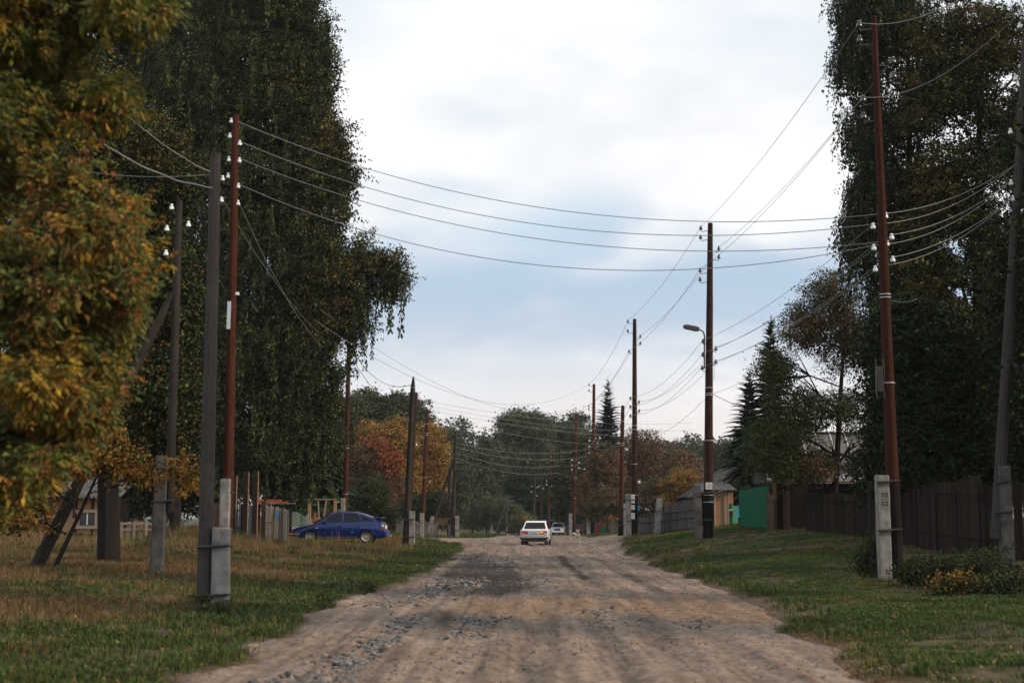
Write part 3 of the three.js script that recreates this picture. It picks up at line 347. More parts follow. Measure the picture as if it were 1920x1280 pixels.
/* lobe: [px, py, rx px, ry px, amount, back metres] around the tree's own distance; parts = [[cluster, share, size, zone]] */
function tree(o) {
  const d = o.d, base = onG(o.px, d), g = thing(o.name ?? 'tree', o.label, o.category ?? 'tree', base, o.group), k = pm(d), list = o.kinds.map(() => []);
  const lobes = o.lobes.map(([x, y, rx, ry, n, back = 0]) => ({ c: P(x, y, d + back).sub(base), rx: rx / k, ry: ry / k, rz: (o.deep ?? 0.85) * Math.min(rx, ry * 1.4) / k, n }));
  const zone = R(0, 90);
  for (const L of lobes) for (let i = 0; i < L.n * (o.dens ?? 0.65); i++) {
    const dir = rdir(), rr = Math.pow(rnd(), 0.45), p = V(L.c.x + dir.x * L.rx * rr, L.c.y + dir.y * L.ry * rr, L.c.z + dir.z * L.rz * rr);
    const nz = fbm(p.x * (o.nf ?? 0.55) + zone, p.y * (o.nf ?? 0.55) + p.z * 0.45, 3); if (nz < (o.gap ?? 0.40) + (rr > 0.8 ? 0.06 : 0)) continue;
    if (p.y + base.y < (o.minY ?? 1.2) + GY(base.x + p.x, d)) continue;
    let which = 0, best = -1; o.kinds.forEach((kk, j) => { const v = kk[1] * (0.35 + rnd()) * (kk[3] ? (fbm(p.x * kk[3] + j * 13, p.y * kk[3] + p.z * 0.3 + zone, 2) > (kk[4] ?? 0.5) ? 2 : 0.25) : 1); if (v > best) { best = v; which = j; } });
    const [, , size] = o.kinds[which], b = R(0.75, 1.2), hang = o.kinds[which][5];
    const q = hang ? new THREE.Quaternion().setFromEuler(new THREE.Euler(R(-0.2, 0.2), R(0, 6.28), R(-0.2, 0.2))) : new THREE.Quaternion().setFromEuler(new THREE.Euler(R(-0.5, 0.5), R(0, 6.28), R(-0.5, 0.5)));
    const s = size * R(0.7, 1.3); list[which].push({ p, q, s: V(s, s * (hang ? R(0.7, 1.5) : 1), s), c: col(b * (o.tint?.[0] ?? 1), b * (o.tint?.[1] ?? 1), b * (o.tint?.[2] ?? 1)) });
  }
  // trunk with limbs to the lobes
  const tops = o.trunkTop ? P(o.trunkTop[0], o.trunkTop[1], d).sub(base) : lobes.reduce((a, L) => L.c.y > a.y ? L.c : a, V(0, 0, 0)).clone(), r = o.r ?? 0.2, geos = [timber(V(0, -0.3, 0), tops, r, r * 0.25, 10, 10, 0.02, zone, 1)];
  for (const L of lobes.filter((_, i) => i % (o.limbEvery ?? 1) === 0)) { const t = clamp((L.c.y - L.ry * 0.9) / tops.y, o.fork ?? 0.3, 0.9), a = tops.clone().multiplyScalar(t), m = a.clone().lerp(L.c, 0.5).add(V(0, 0.1 * L.ry, 0)); if (a.distanceTo(L.c) > 0.5) { geos.push(timber(a, m, r * 0.42 * (1.1 - t), r * 0.3 * (1.1 - t) + 0.012, 6, 4, 0.02, zone + t)); geos.push(timber(m, L.c.clone().add(V(0, L.ry * 0.35, 0)), r * 0.3 * (1.1 - t) + 0.012, 0.012, 6, 4, 0.03, zone - t));
    if (o.twigs) for (let i = 0; i < o.twigs; i++) { const e = rdir(); e.x *= L.rx; e.y *= L.ry; e.z *= L.rz; geos.push(timber(m, L.c.clone().addScaledVector(e, 0.9), 0.02 + r * 0.06, 0.006, 4, 3, 0.05, zone + i)); } } }
  part('trunk', mergeGeometries(geos), o.bark ?? BARK, g);
  o.kinds.forEach((kk, j) => { if (list[j].length) copies('crown', C[kk[0]], o.mat ?? LEAF, list[j], g, 'stuff'); });
  return g;
}
function spruce(o) {
  const d = o.d, base = onG(o.px, d), top = P(o.top[0], o.top[1], d).sub(base), g = thing('spruce_tree', o.label, 'tree', base, o.group), list = [], hB = o.skirt ?? 0.6, Hh = top.y, N = o.whorls ?? 26;
  for (let i = 0; i < N; i++) { const t = i / N, y = mix(hB, Hh * 0.985, t), len = mix(0.14, o.w, Math.pow(1 - t, 0.72)) * R(0.85, 1.1), n = Math.round(mix(22, 8, t)), off = R(0, 6.28);
    for (let j = 0; j < n; j++) { const a = off + j * 6.283 / n + R(-0.15, 0.15), l = len * R(0.7, 1.12); list.push({ p: V(top.x * y / Hh, y + R(-0.15, 0.15), 0), q: new THREE.Quaternion().setFromEuler(new THREE.Euler(0, a, mix(-0.30, 0.5, t) + R(-0.12, 0.12), 'YXZ')), s: V(l, l * 0.9, Math.max(l * 0.9, 0.3)), c: col(...[0.8, 1, 1.2].map(() => R(0.6, 1.3))) }); } }
  part('trunk', timber(V(0, -0.2, 0), top, o.r ?? 0.16, 0.02, 8, 8, 0.004, 5), BARK, g); copies('crown', C.frond, NEEDLE, list, g, 'stuff'); return g;
}
const HANG = true;
// --- left of the road
{ const edge = table([[-60, 330], [60, 320], [130, 275], [190, 185], [260, 150], [330, 160], [400, 235], [480, 275], [560, 215], [640, 190], [710, 190], [770, 165], [830, 110], [900, 90], [960, 40]]), lobes = [];
  for (let y = -70; y < 960; y += 34) { const e = edge(y), n = Math.ceil((e + 200) / 62); for (let k = 0; k < n; k++) { const t = k / Math.max(1, n - 1), w = R(38, 66), x = mix(-180, e - w * 0.7, t) + R(-22, 12); lobes.push([x, y + R(-18, 18), w, R(20, 38), 26 + w * 0.5, t > 0.9 ? R(-0.6, 0.4) : R(-1.4, 1.6)]); } }
  tree({ label: 'yellowing maple with drooping compound leaves at the left picture edge', px: -170, d: 13.5, r: 0.22, deep: 0.9, nf: 1.7, gap: 0.45, minY: 1.7, mat: LEAFM, trunkTop: [-150, -250], lobes, limbEvery: 9, dens: 1, kinds: [['maple', 1.35, 0.27], ['mapleGold', 0.7, 0.27, 1.5, 0.60], ['mapleSeed', 0.6, 0.28, 1.4, 0.58]] }); }
tree({ label: 'broad dark tree with rusty patches right behind the braced pole', px: 205, d: 38, r: 0.32, nf: 0.7, gap: 0.28, dens: 0.8, minY: 2.4, trunkTop: [190, 200], lobes: [[120, 250, 150, 190, 900], [250, 330, 120, 150, 700], [90, 520, 150, 150, 800], [270, 560, 110, 160, 700], [170, 720, 150, 110, 650], [310, 760, 80, 100, 350], [60, 800, 90, 90, 350]], kinds: [['mapleDark', 1, 0.62], ['birchGold', 0.55, 0.55, 0.5, 0.56]] });
tree({ label: 'low orange-leaved maple sapling by the slanting brace', px: 90, d: 33.5, r: 0.07, nf: 1.2, gap: 0.38, minY: 0.5, lobes: [[60, 900, 70, 60, 170], [120, 860, 70, 45, 110], [30, 960, 60, 45, 130], [200, 850, 60, 40, 90], [250, 880, 45, 35, 50], [330, 890, 50, 40, 60]], kinds: [['goldLow', 1, 0.42], ['mapleDark', 0.6, 0.42]] });
tree({ label: 'huge dense birch towering over the left fence, widest crown', px: 505, d: 65, r: 0.3, nf: 0.6, gap: 0.30, minY: 2.6, trunkTop: [480, 40], twigs: 2, dens: 0.66, lobes: [[470, 0, 130, 120, 1500], [545, 60, 80, 110, 800], [600, 130, 36, 80, 240], [440, 160, 190, 130, 1700], [570, 230, 85, 110, 950], [625, 260, 35, 90, 260], [450, 330, 180, 140, 1500], [580, 370, 85, 110, 800], [640, 330, 34, 60, 170], [500, 470, 150, 110, 1100], [600, 520, 100, 90, 950], [690, 490, 60, 60, 330], [735, 520, 36, 45, 120], [650, 590, 60, 55, 300], [560, 640, 90, 110, 1000], [450, 650, 130, 130, 1200], [560, 760, 70, 110, 800], [460, 790, 110, 110, 900], [430, 870, 80, 60, 500], [520, 860, 80, 60, 560], [590, 830, 50, 60, 300], [625, 700, 26, 80, 160]], kinds: [['birch', 0.8, 1.1, 0, 0, HANG], ['birchMix', 1, 0.8], ['birchGold', 0.8, 0.72, 0.35, 0.64]] });
tree({ label: 'second dark birch filling the gap behind the braced pole', px: 330, d: 70, r: 0.3, nf: 0.5, gap: 0.28, minY: 2.2, trunkTop: [320, 0], lobes: [[300, 60, 160, 150, 1300], [200, 200, 180, 150, 1100], [330, 330, 150, 150, 1100], [310, 560, 150, 160, 1200], [360, 760, 110, 120, 800], [240, 780, 110, 100, 600], [60, 150, 160, 180, 700], [60, 600, 160, 220, 900]], kinds: [['birch', 0.8, 1.2, 0, 0, HANG], ['darkBroad', 1, 0.95]] });
tree({ name: 'hedge_tree', category: 'tree', label: 'black-green trees closing the yard behind the left plank house', px: 180, d: 78, r: 0.2, nf: 0.4, gap: 0.2, minY: 0.1, deep: 0.3, lobes: [[60, 860, 90, 110, 500], [180, 850, 90, 120, 560], [300, 860, 90, 110, 560], [400, 870, 80, 100, 480], [-40, 860, 80, 110, 300], [250, 930, 150, 50, 500]], kinds: [['darkBroad', 1, 0.95]] });
spruce({ label: 'dark spruce behind the turquoise gate and blue hatchback', px: 600, top: [598, 560], d: 84, w: 2.7, whorls: 24, skirt: 1.4 });
spruce({ label: 'dark spruce left of the slim red brown pole', px: 560, top: [555, 600], d: 88, w: 2.6, whorls: 22, skirt: 1.4 });
tree({ label: 'dark rounded tree below the birch crown by the wooden frame', px: 630, d: 92, r: 0.18, gap: 0.3, lobes: [[625, 800, 38, 70, 420], [600, 870, 60, 50, 350], [540, 880, 60, 50, 350], [470, 880, 60, 50, 300]], kinds: [['darkBroad', 1, 0.8]] });
// --- left background
tree({ label: 'green birch crowns rising above the orange grove', px: 715, d: 150, r: 0.25, bark: BARKBIRCH, nf: 0.4, gap: 0.36, twigs: 1, lobes: [[690, 770, 40, 42, 420], [735, 775, 42, 45, 460], [775, 790, 36, 45, 360], [660, 790, 30, 50, 260], [720, 850, 70, 60, 500]], kinds: [['poplar', 1, 1.3], ['farGreen', 0.9, 1.3]] });
tree({ label: 'bright orange aspen behind the leaning pointed pole', px: 735, d: 122, r: 0.2, nf: 0.5, gap: 0.34, lobes: [[740, 830, 48, 45, 520], [720, 900, 55, 60, 620], [690, 820, 35, 40, 260], [765, 900, 35, 60, 420]], kinds: [['orangeTree', 1, 1.0], ['birchGold', 0.6, 1.0]] });
tree({ label: 'orange aspen right of the red brown pole on white foot', px: 805, d: 126, r: 0.18, nf: 0.5, gap: 0.34, lobes: [[800, 840, 34, 50, 420], [815, 890, 25, 60, 330], [785, 900, 30, 60, 330]], kinds: [['orangeTree', 1, 0.95], ['birchGold', 0.5, 0.95]] });
tree({ label: 'reddish rowan right of the slim red brown pole', px: 690, d: 108, r: 0.14, nf: 0.6, gap: 0.36, lobes: [[685, 845, 36, 34, 260], [670, 890, 26, 40, 200], [730, 875, 40, 36, 260], [710, 920, 50, 40, 260]], kinds: [['redTree', 1, 0.8, 0.5, 0.5], ['brownBush', 1, 0.8]] });
tree({ name: 'bush', category: 'bush', label: 'dark green lilac bush behind the hatchback tail', px: 690, d: 98, r: 0.08, gap: 0.3, minY: 0.1, lobes: [[690, 925, 40, 45, 420], [665, 960, 30, 40, 260], [715, 965, 35, 35, 260]], kinds: [['shrub', 1, 0.6], ['darkBroad', 0.7, 0.6]] });
tree({ name: 'bush', category: 'bush', label: 'dark undergrowth bush beneath the orange aspens', px: 770, d: 116, r: 0.08, gap: 0.28, minY: 0.1, lobes: [[760, 960, 45, 35, 300], [810, 955, 40, 40, 260], [735, 965, 30, 30, 200]], kinds: [['darkBroad', 1, 0.8], ['birchGold', 0.4, 0.7]] });
tree({ label: 'airy green tree standing behind the platform pole', px: 858, d: 190, r: 0.2, nf: 0.45, gap: 0.42, twigs: 2, lobes: [[850, 820, 22, 25, 150], [862, 845, 22, 30, 160], [845, 870, 20, 30, 130], [865, 900, 30, 40, 230]], kinds: [['farGreen', 1, 1.2]] });
tree({ label: 'dark green tree right of the platform frame', px: 885, d: 200, r: 0.2, gap: 0.33, lobes: [[880, 900, 35, 60, 420], [870, 950, 40, 50, 380], [900, 860, 16, 22, 90], [905, 940, 26, 50, 260]], kinds: [['farGreen', 1, 1.5], ['farDark', 0.8, 1.5]] });
tree({ name: 'bush', category: 'bush', label: 'rounded pale willow bush at the road bend', px: 912, d: 182, r: 0.1, gap: 0.28, minY: 0.1, lobes: [[912, 950, 20, 30, 260], [890, 965, 25, 28, 220], [930, 975, 20, 22, 160]], kinds: [['poplar', 1, 1.1]] });
tree({ name: 'bush', category: 'bush', label: 'bush with an orange tip before the far dark wood', px: 950, d: 180, r: 0.1, gap: 0.3, minY: 0.1, lobes: [[943, 950, 12, 18, 90], [955, 970, 30, 28, 260], [975, 980, 25, 22, 180], [940, 936, 5, 8, 18]], kinds: [['poplar', 1, 1.0], ['orangeTree', 0.35, 0.9, 0.6, 0.5]] });
// --- centre
tree({ label: 'tallest rounded poplar over the far end of the road', px: 985, d: 225, r: 0.4, bark: BARKBIRCH, nf: 0.3, gap: 0.36, twigs: 2, lobes: [[968, 800, 34, 32, 420], [1005, 800, 36, 30, 430], [945, 845, 26, 36, 300], [990, 860, 50, 50, 700], [960, 900, 35, 40, 380]], kinds: [['poplar', 1, 1.8], ['farGreen', 0.8, 1.8]] });
tree({ label: 'broad poplar crown just right of the tallest poplar', px: 1045, d: 232, r: 0.35, bark: BARKBIRCH, nf: 0.3, gap: 0.34, twigs: 2, lobes: [[1040, 805, 34, 30, 420], [1075, 830, 34, 38, 400], [1050, 860, 45, 50, 560], [1085, 790, 16, 14, 60]], kinds: [['poplar', 1, 1.8], ['farGreen', 0.9, 1.8]] });
tree({ label: 'dark lower tree wall behind the white saloon', px: 985, d: 210, r: 0.25, gap: 0.3, minY: 0.1, lobes: [[985, 930, 40, 50, 520], [1030, 930, 45, 50, 560], [1000, 975, 60, 30, 420], [1060, 960, 40, 40, 420]], kinds: [['farDark', 1, 1.6], ['farGreen', 0.5, 1.6]] });
tree({ label: 'small leaning tree crown in the sky gap left of poplars', px: 935, d: 215, r: 0.2, gap: 0.4, nf: 0.4, twigs: 1, lobes: [[918, 838, 14, 16, 60], [925, 870, 20, 25, 110], [935, 900, 20, 30, 150]], kinds: [['farGreen', 1, 1.4]] });
tree({ label: 'dark brown-tinged tree behind the pole above the dog', px: 1085, d: 165, r: 0.2, gap: 0.33, lobes: [[1080, 880, 28, 50, 380], [1100, 860, 26, 40, 280], [1060, 920, 30, 45, 330], [1095, 940, 30, 45, 330]], kinds: [['birchGold', 1, 1.2], ['farDark', 0.8, 1.3]] });
spruce({ label: 'tall pointed spruce rising above the brown thicket', px: 1139, top: [1140, 705], d: 150, w: 3.6, whorls: 40, skirt: 1 });
spruce({ label: 'lower hidden spruce left of the tall pointed spruce', px: 1075, top: [1074, 800], d: 190, w: 2.8, whorls: 26, skirt: 1 });
// --- right background thicket
tree({ label: 'brown-leaved cherry thicket behind the notice pole', px: 1205, d: 122, r: 0.14, nf: 0.6, gap: 0.36, twigs: 3, minY: 0.6, lobes: [[1205, 845, 40, 42, 400], [1165, 880, 40, 45, 380], [1240, 870, 40, 42, 380], [1200, 920, 60, 50, 520]], kinds: [['brownBush', 1, 0.85], ['apple', 0.55, 0.8]] });
tree({ label: 'paler brown thicket between the notice pole and yellow bush', px: 1262, d: 128, r: 0.12, nf: 0.6, gap: 0.38, twigs: 3, minY: 0.6, lobes: [[1262, 870, 34, 34, 260], [1290, 880, 26, 34, 230], [1255, 920, 50, 42, 380]], kinds: [['brownBush', 1, 0.85], ['poplar', 0.6, 0.8]] });
tree({ name: 'bush', category: 'bush', label: 'yellow-leaved bush left of the house with blue shutters', px: 1270, d: 103, r: 0.08, gap: 0.36, nf: 0.7, minY: 0.5, lobes: [[1268, 910, 36, 22, 170], [1285, 895, 26, 22, 120], [1265, 940, 34, 22, 150]], kinds: [['orangeTree', 1, 0.6], ['poplar', 0.5, 0.6]] });
tree({ name: 'bush', category: 'bush', label: 'grey green bush behind the picket fence and stub', px: 1222, d: 104, r: 0.08, gap: 0.3, minY: 0.3, lobes: [[1225, 930, 40, 34, 320], [1190, 950, 40, 34, 280], [1140, 945, 40, 45, 330]], kinds: [['shrub', 1, 0.7], ['brownBush', 0.9, 0.7]] });
tree({ name: 'bush', category: 'bush', label: 'dark brown thicket left of the slim orange brown pole', px: 1140, d: 118, r: 0.1, gap: 0.32, minY: 0.3, lobes: [[1135, 880, 28, 50, 380], [1120, 930, 30, 45, 340]], kinds: [['brownBush', 1, 0.9], ['farDark', 0.5, 0.9]] });
tree({ label: 'hazy grey green birch behind the shuttered house roof', px: 1365, d: 190, r: 0.2, bark: BARKBIRCH, gap: 0.36, lobes: [[1358, 850, 22, 26, 180], [1385, 845, 26, 32, 220], [1340, 880, 20, 26, 110], [1310, 850, 22, 30, 110]], kinds: [['poplar', 1, 1.4]] });
// --- right of the road
spruce({ label: 'ragged spruce over the green gate', px: 1440, top: [1446, 590], d: 76, w: 2.2, whorls: 28, skirt: 2.2, r: 0.14 });
spruce({ label: 'short spreading spruce above the orange plank shed', px: 1402, top: [1405, 690], d: 82, w: 2.3, whorls: 22, skirt: 2.0 });
tree({ label: 'sparse russet apple tree in front of the slate roof', px: 1560, d: 54, r: 0.16, nf: 0.9, gap: 0.37, twigs: 6, minY: 1.7, trunkTop: [1585, 600], lobes: [[1600, 840, 70, 45, 330], [1540, 870, 70, 36, 300], [1450, 840, 50, 45, 240], [1560, 560, 55, 55, 190], [1520, 620, 60, 60, 240], [1590, 640, 60, 70, 300], [1500, 720, 75, 60, 400], [1570, 760, 90, 60, 480], [1480, 810, 60, 50, 300], [1560, 850, 80, 40, 300], [1460, 690, 40, 40, 110], [1480, 870, 60, 40, 220]], dens: 0.85, kinds: [['apple', 1.1, 0.62], ['brownBush', 0.55, 0.55, 0.4, 0.5]] });
tree({ label: 'weeping birch with long hanging strands behind the tall pole', px: 1720, d: 51, r: 0.2, nf: 1.3, gap: 0.38, minY: 2.5, trunkTop: [1700, -120], dens: 0.6, lobes: [[1640, 0, 88, 110, 1000], [1605, 110, 55, 90, 480], [1630, 250, 62, 110, 560], [1612, 410, 45, 110, 420], [1690, 330, 70, 180, 900], [1730, 90, 110, 140, 900], [1710, 520, 85, 130, 900], [1660, 600, 45, 90, 300]], kinds: [['birchNear', 1, 1.15, 0, 0, HANG], ['birchMix', 0.35, 0.58]] });
tree({ label: 'tall maple with orange flecks filling the top right corner', px: 1830, d: 49, r: 0.24, nf: 1.3, gap: 0.40, minY: 2.2, twigs: 3, trunkTop: [1840, 100], dens: 0.62, lobes: [[1800, 60, 110, 110, 800], [1890, 140, 110, 150, 1000], [1760, 200, 80, 90, 520], [1850, 330, 120, 120, 900], [1760, 380, 80, 100, 520], [1900, 480, 100, 130, 900], [1790, 520, 100, 120, 900], [1850, 620, 110, 100, 900]], kinds: [['mapleDark', 1, 0.66], ['birchGold', 0.9, 0.6, 0.40, 0.5]] });
tree({ label: 'black-green understorey tree over the dark plank fence', px: 1780, d: 45, r: 0.25, nf: 0.6, gap: 0.26, minY: 0.4, lobes: [[1700, 880, 90, 70, 500], [1800, 900, 90, 60, 500], [1720, 650, 90, 110, 900], [1800, 720, 110, 110, 1100], [1900, 700, 90, 150, 900], [1740, 800, 90, 90, 800], [1850, 850, 110, 80, 900], [1680, 760, 50, 80, 300]], kinds: [['darkBroad', 1, 0.8]] });
tree({ label: 'dark tree crowding the right edge behind the leaning pole', px: 1960, d: 42, r: 0.25, nf: 0.6, gap: 0.28, minY: 1.2, lobes: [[1930, 560, 70, 180, 800], [1950, 800, 90, 140, 900], [1990, 300, 100, 200, 800]], kinds: [['darkBroad', 1, 0.75], ['mapleDark', 0.6, 0.6]] });
[[1725, 31, 36, 26, 'low dark shrub right of the numbered concrete foot'], [1775, 30, 40, 32, 'leafy dark shrub before the plank fence, second from the numbered foot'], [1830, 31.5, 42, 30, 'dark shrub left of the leaning pole foot'], [1885, 30, 40, 36, 'dark shrub in front of the right edge pole foot'], [1640, 34, 22, 40, 'thin climbing shrub left of the numbered concrete foot'], [1800, 27, 46, 16, 'low shrub with a few orange leaves at lower right'], [1880, 26.5, 40, 18, 'low shrub with orange leaves nearest the right corner']].forEach(([x, d, rx, ry, label], i) => { const b = onG(x, d), by = 968 + (EYE - b.y) * pm(d); tree({ name: 'shrub', category: 'shrub', label, group: 'shrubs by the right fence', px: x, d, r: 0.03, nf: 1.5, gap: 0.3, minY: 0.05, twigs: 3, lobes: [[x, by - ry, rx, ry, 90 + rx], [x + 14, by - ry * 1.5, rx * 0.6, ry * 0.8, 45], [x - 16, by - ry * 0.8, rx * 0.7, ry * 0.7, 55]], kinds: i > 4 ? [['shrub', 1, 0.3], ['goldLow', 0.35, 0.25, 1, 0.5]] : [['shrub', 1, 0.3]] }); });
// trees beyond the right edge of the picture: they shade the near road and verges
[[2160, 27, 150, 'dense roadside tree just outside the right picture edge, nearer the shrubs'], [2380, 19, 210, 'dense roadside tree outside the right picture edge, nearest the camera'], [2080, 35, 120, 'dense tree just beyond the right picture edge behind the leaning pole']].forEach(([px, d, w, label]) => tree({ label, group: 'trees just outside the right edge', px, d, r: 0.25, nf: 0.8, gap: 0.3, minY: 1.6, limbEvery: 2, lobes: [[px, 968 - 3.5 * pm(d), w, w * 0.8, 500], [px - w * 0.2, 968 - 7 * pm(d), w * 1.1, w * 1.1, 700], [px + w * 0.3, 968 - 10.5 * pm(d), w, w, 600], [px, 968 - 13.5 * pm(d), w * 0.7, w * 0.8, 350]], dens: 0.7, kinds: [['mapleDark', 1, 0.75], ['darkBroad', 1, 0.85]] }));
{ // far wood, read as one mass
  const list = []; for (let i = 0; i < 5200; i++) { const x = R(-230, 260), d = R(330, 380), hgt = 13 + fbm(x * 0.06, 4, 3) * 12 + fbm(x * 0.4, 9, 2) * 5; list.push({ p: V(x, Math.pow(rnd(), 0.75) * hgt, -d), q: new THREE.Quaternion().setFromEuler(new THREE.Euler(0, R(0, 6), 0)), s: V(4, 4, 4).multiplyScalar(R(0.6, 1.1)), c: col(R(0.7, 1), R(0.8, 1.1), R(0.9, 1.3)) }); }
  tag(copies('distant_wood', C.farDark, LEAF, list, scene), 'distant dark wood closing the end of the street', 'wood', null, 'stuff');
}
// --- ground cover
function tuft(n, h, spreadR, wid, lean, pal) { const s = Soup(); for (let i = 0; i < n; i++) { const a = R(0, 6.28), r = Math.sqrt(rnd()) * spreadR, o = V(Math.cos(a) * r, -0.02, Math.sin(a) * r), L = h * R(0.5, 1.15), out = V(Math.cos(a + R(-1, 1)), 0, Math.sin(a + R(-1, 1))).multiplyScalar(R(0.1, 1) * lean), m = o.clone().add(V(out.x * 0.35 * L, L * 0.6, out.z * 0.35 * L)), t = o.clone().add(V(out.x * L, L * (1 - 0.25 * lean), out.z * L)), w = V(-Math.sin(a), 0, Math.cos(a)).multiplyScalar(wid), cl = jit(pick(pal), 0.25);
  const w7 = w.clone().multiplyScalar(0.8); s.tri(o.clone().add(w), o.clone().sub(w), m.clone().add(w7), cl); s.tri(o.clone().sub(w), m.clone().sub(w7), m.clone().add(w7), cl); s.tri(m.clone().add(w7), m.clone().sub(w7), t, cl); } return s.geo(); }
const GR = { straw: [0.25, 0.170, 0.078], rust: [0.13, 0.066, 0.027], green: [0.050, 0.075, 0.018], lush: [0.085, 0.120, 0.026], deep: [0.028, 0.048, 0.013] };
const TF = { dry: tuft(26, 0.19, 0.16, 0.0045, 0.6, many([GR.straw, 6], [GR.rust, 5], [GR.green, 2])), green: tuft(28, 0.17, 0.15, 0.005, 0.8, many([GR.green, 6], [GR.lush, 4], [GR.deep, 2], [GR.straw, 1])), short: tuft(26, 0.10, 0.15, 0.005, 0.9, many([GR.green, 6], [GR.deep, 3], [GR.lush, 3])), tall: tuft(12, 0.55, 0.12, 0.004, 0.5, many([GR.straw, 6], [GR.rust, 2], [GR.green, 1])) };
{
  const L = { dry: [], green: [], short: [], tall: [], leaf: [] };
  const drop = (x, d, side) => {
    const out = side < 0 ? edgeL(d) - x : x - edgeR(d); if (out < 0.03) return; const bare = fbm(x * 0.45 + 3, d * 0.5 + 31, 3); if (bare > 0.60 && rnd() < 0.75) return; if (out < 0.4 && rnd() > out / 0.4 + 0.15) return;
    const g = greenness(x, d), y = GY(x, d), far = 1 + Math.max(0, d - 40) * 0.012, s = R(0.65, 1.25) * far, e = { p: V(x, y, -d), q: new THREE.Quaternion().setFromEuler(new THREE.Euler(0, R(0, 6.28), 0)), c: col(...[1, 1, 1].map(() => R(0.85, 1.15))) };
    const patch = 0.55 + fbm(x * 0.9 + 50, d * 0.8, 2) * 0.9;
    if (rnd() < g) { const k = side > 0 && out > 0.8 ? 'short' : 'green'; e.s = V(s, s * patch, s); L[k].push(e); } else { e.s = V(s, s * patch * (side > 0 ? 0.45 : 0.85) * (out < 1 ? 0.5 : 1), s); L.dry.push(e); if (side < 0 && d > 45 && out > 2 && rnd() < 0.10) L.tall.push({ ...e, s: V(s, s * R(0.6, 1.1), s) }); }
  };
  for (const side of [-1, 1]) for (const [d0, d1, per] of [[10, 18, 85], [18, 28, 60], [28, 45, 34], [45, 75, 17], [75, 125, 5], [125, 180, 1.5]]) {
    const wide = d1 * 0.40 + 3, n = (d1 - d0) * (wide - 3) * per; for (let i = 0; i < n; i++) { const d = R(d0, d1), x = side < 0 ? mix(edgeL0(d) + 0.6, -wide, rnd()) : mix(edgeR0(d) - 0.6, wide, rnd()); if (Math.abs(x) > d * 0.40 + 2.5) continue; drop(x, d, side); } }
  const GM = new THREE.MeshPhysicalMaterial({ color: col(1, 1, 1), roughness: 0.85, specularIntensity: 0.4, vertexColors: true, side: THREE.DoubleSide });
  tag(copies('dry_grass', TF.dry, GM, L.dry, scene), 'dry straw coloured grass on the verges', 'grass', null, 'stuff'); tag(copies('green_grass', TF.green, GM, L.green, scene), 'green grass along the left road edge', 'grass', null, 'stuff'); tag(copies('short_grass', TF.short, GM, L.short, scene), 'short green grass on the right bank', 'grass', null, 'stuff'); tag(copies('tall_grass', TF.tall, GM, L.tall, scene), 'tall bleached grass stalks before the blue car', 'grass', null, 'stuff');
  const lf = Soup(); lf.leaf(V(0, 0, 0), V(1, 0.08, 0).normalize(), V(0, 0.05, 1).normalize(), 1, 0.38, [1, 1, 1], 0.4);
  for (let i = 0; i < 3200; i++) { const d = 12 + Math.pow(rnd(), 1.3) * 45, side = rnd() < 0.5 ? -1 : 1, x = side < 0 ? mix(edgeL(d) + 0.2, -d * 0.38 - 1, rnd()) : mix(edgeR(d) - 0.2, d * 0.38 + 1, rnd()); const c = pick([[0.22, 0.10, 0.03], [0.16, 0.075, 0.03], [0.15, 0.10, 0.065], [0.26, 0.15, 0.04]]); L.leaf.push({ p: V(x, GY(x, d) + R(0.02, 0.09), -d), q: new THREE.Quaternion().setFromEuler(new THREE.Euler(R(-0.5, 0.5), R(0, 6.28), R(-0.5, 0.5))), s: V(1, 1, 1).multiplyScalar(R(0.03, 0.06)), c: col(...jit(c, 0.25)) }); }
  tag(copies('fallen_leaves', lf.geo(), new THREE.MeshStandardMaterial({ roughness: 0.8, vertexColors: true, side: THREE.DoubleSide }), L.leaf, scene), 'fallen orange and brown leaves on the verges', 'leaves', null, 'stuff');
  const stones = [0, 1, 2].map((k) => { const g = new THREE.IcosahedronGeometry(1, k ? 0 : 1), p = g.attributes.position; for (let i = 0; i < p.count; i++) { const v = V(p.getX(i), p.getY(i), p.getZ(i)), m = 0.72 + 0.55 * vnoise(v.x * 1.8 + k * 9, v.y * 1.8 + v.z * 2.3 + 5); p.setXYZ(i, v.x * m * 1.25, v.y * m * 0.62, v.z * m * 0.9); } g.deleteAttribute('uv'); g.deleteAttribute('normal'); return g; }); const SL = [[], [], []];
  const rock = (x, d, s, clod) => { if (x < edgeL(d) - 0.4 || x > edgeR(d) + 0.3) return; const t = R(0.7, 1.3), c = clod ? pick([[0.10, 0.075, 0.055], [0.16, 0.12, 0.088], [0.22, 0.165, 0.12]]) : pick([[0.15, 0.157, 0.165], [0.105, 0.108, 0.112], [0.20, 0.195, 0.185], [0.21, 0.165, 0.125], [0.06, 0.057, 0.055]]); SL[Math.floor(rnd() * 3)].push({ p: V(x, roadY(x, d) + s * 0.18, -d), q: new THREE.Quaternion().setFromEuler(new THREE.Euler(R(-0.4, 0.4), R(0, 6.28), R(-0.4, 0.4))), s: V(s, s, s).multiplyScalar(1), c: col(c[0] * t, c[1] * t, c[2] * t) }); };
  const gp = (px, py) => { const d = EYE * F / (py - 968); return [(px - 960) / F * d, d]; };
  const heap = (px, py, sx, sd, n, a, b) => { const [cx, cd] = gp(px, py); for (let i = 0; i < n; i++) { const g = () => (rnd() + rnd() + rnd() - 1.5) * 1.2; rock(cx + g() * sx, cd + g() * sd, R(a, b) * (0.5 + rnd() * 0.5)); } };
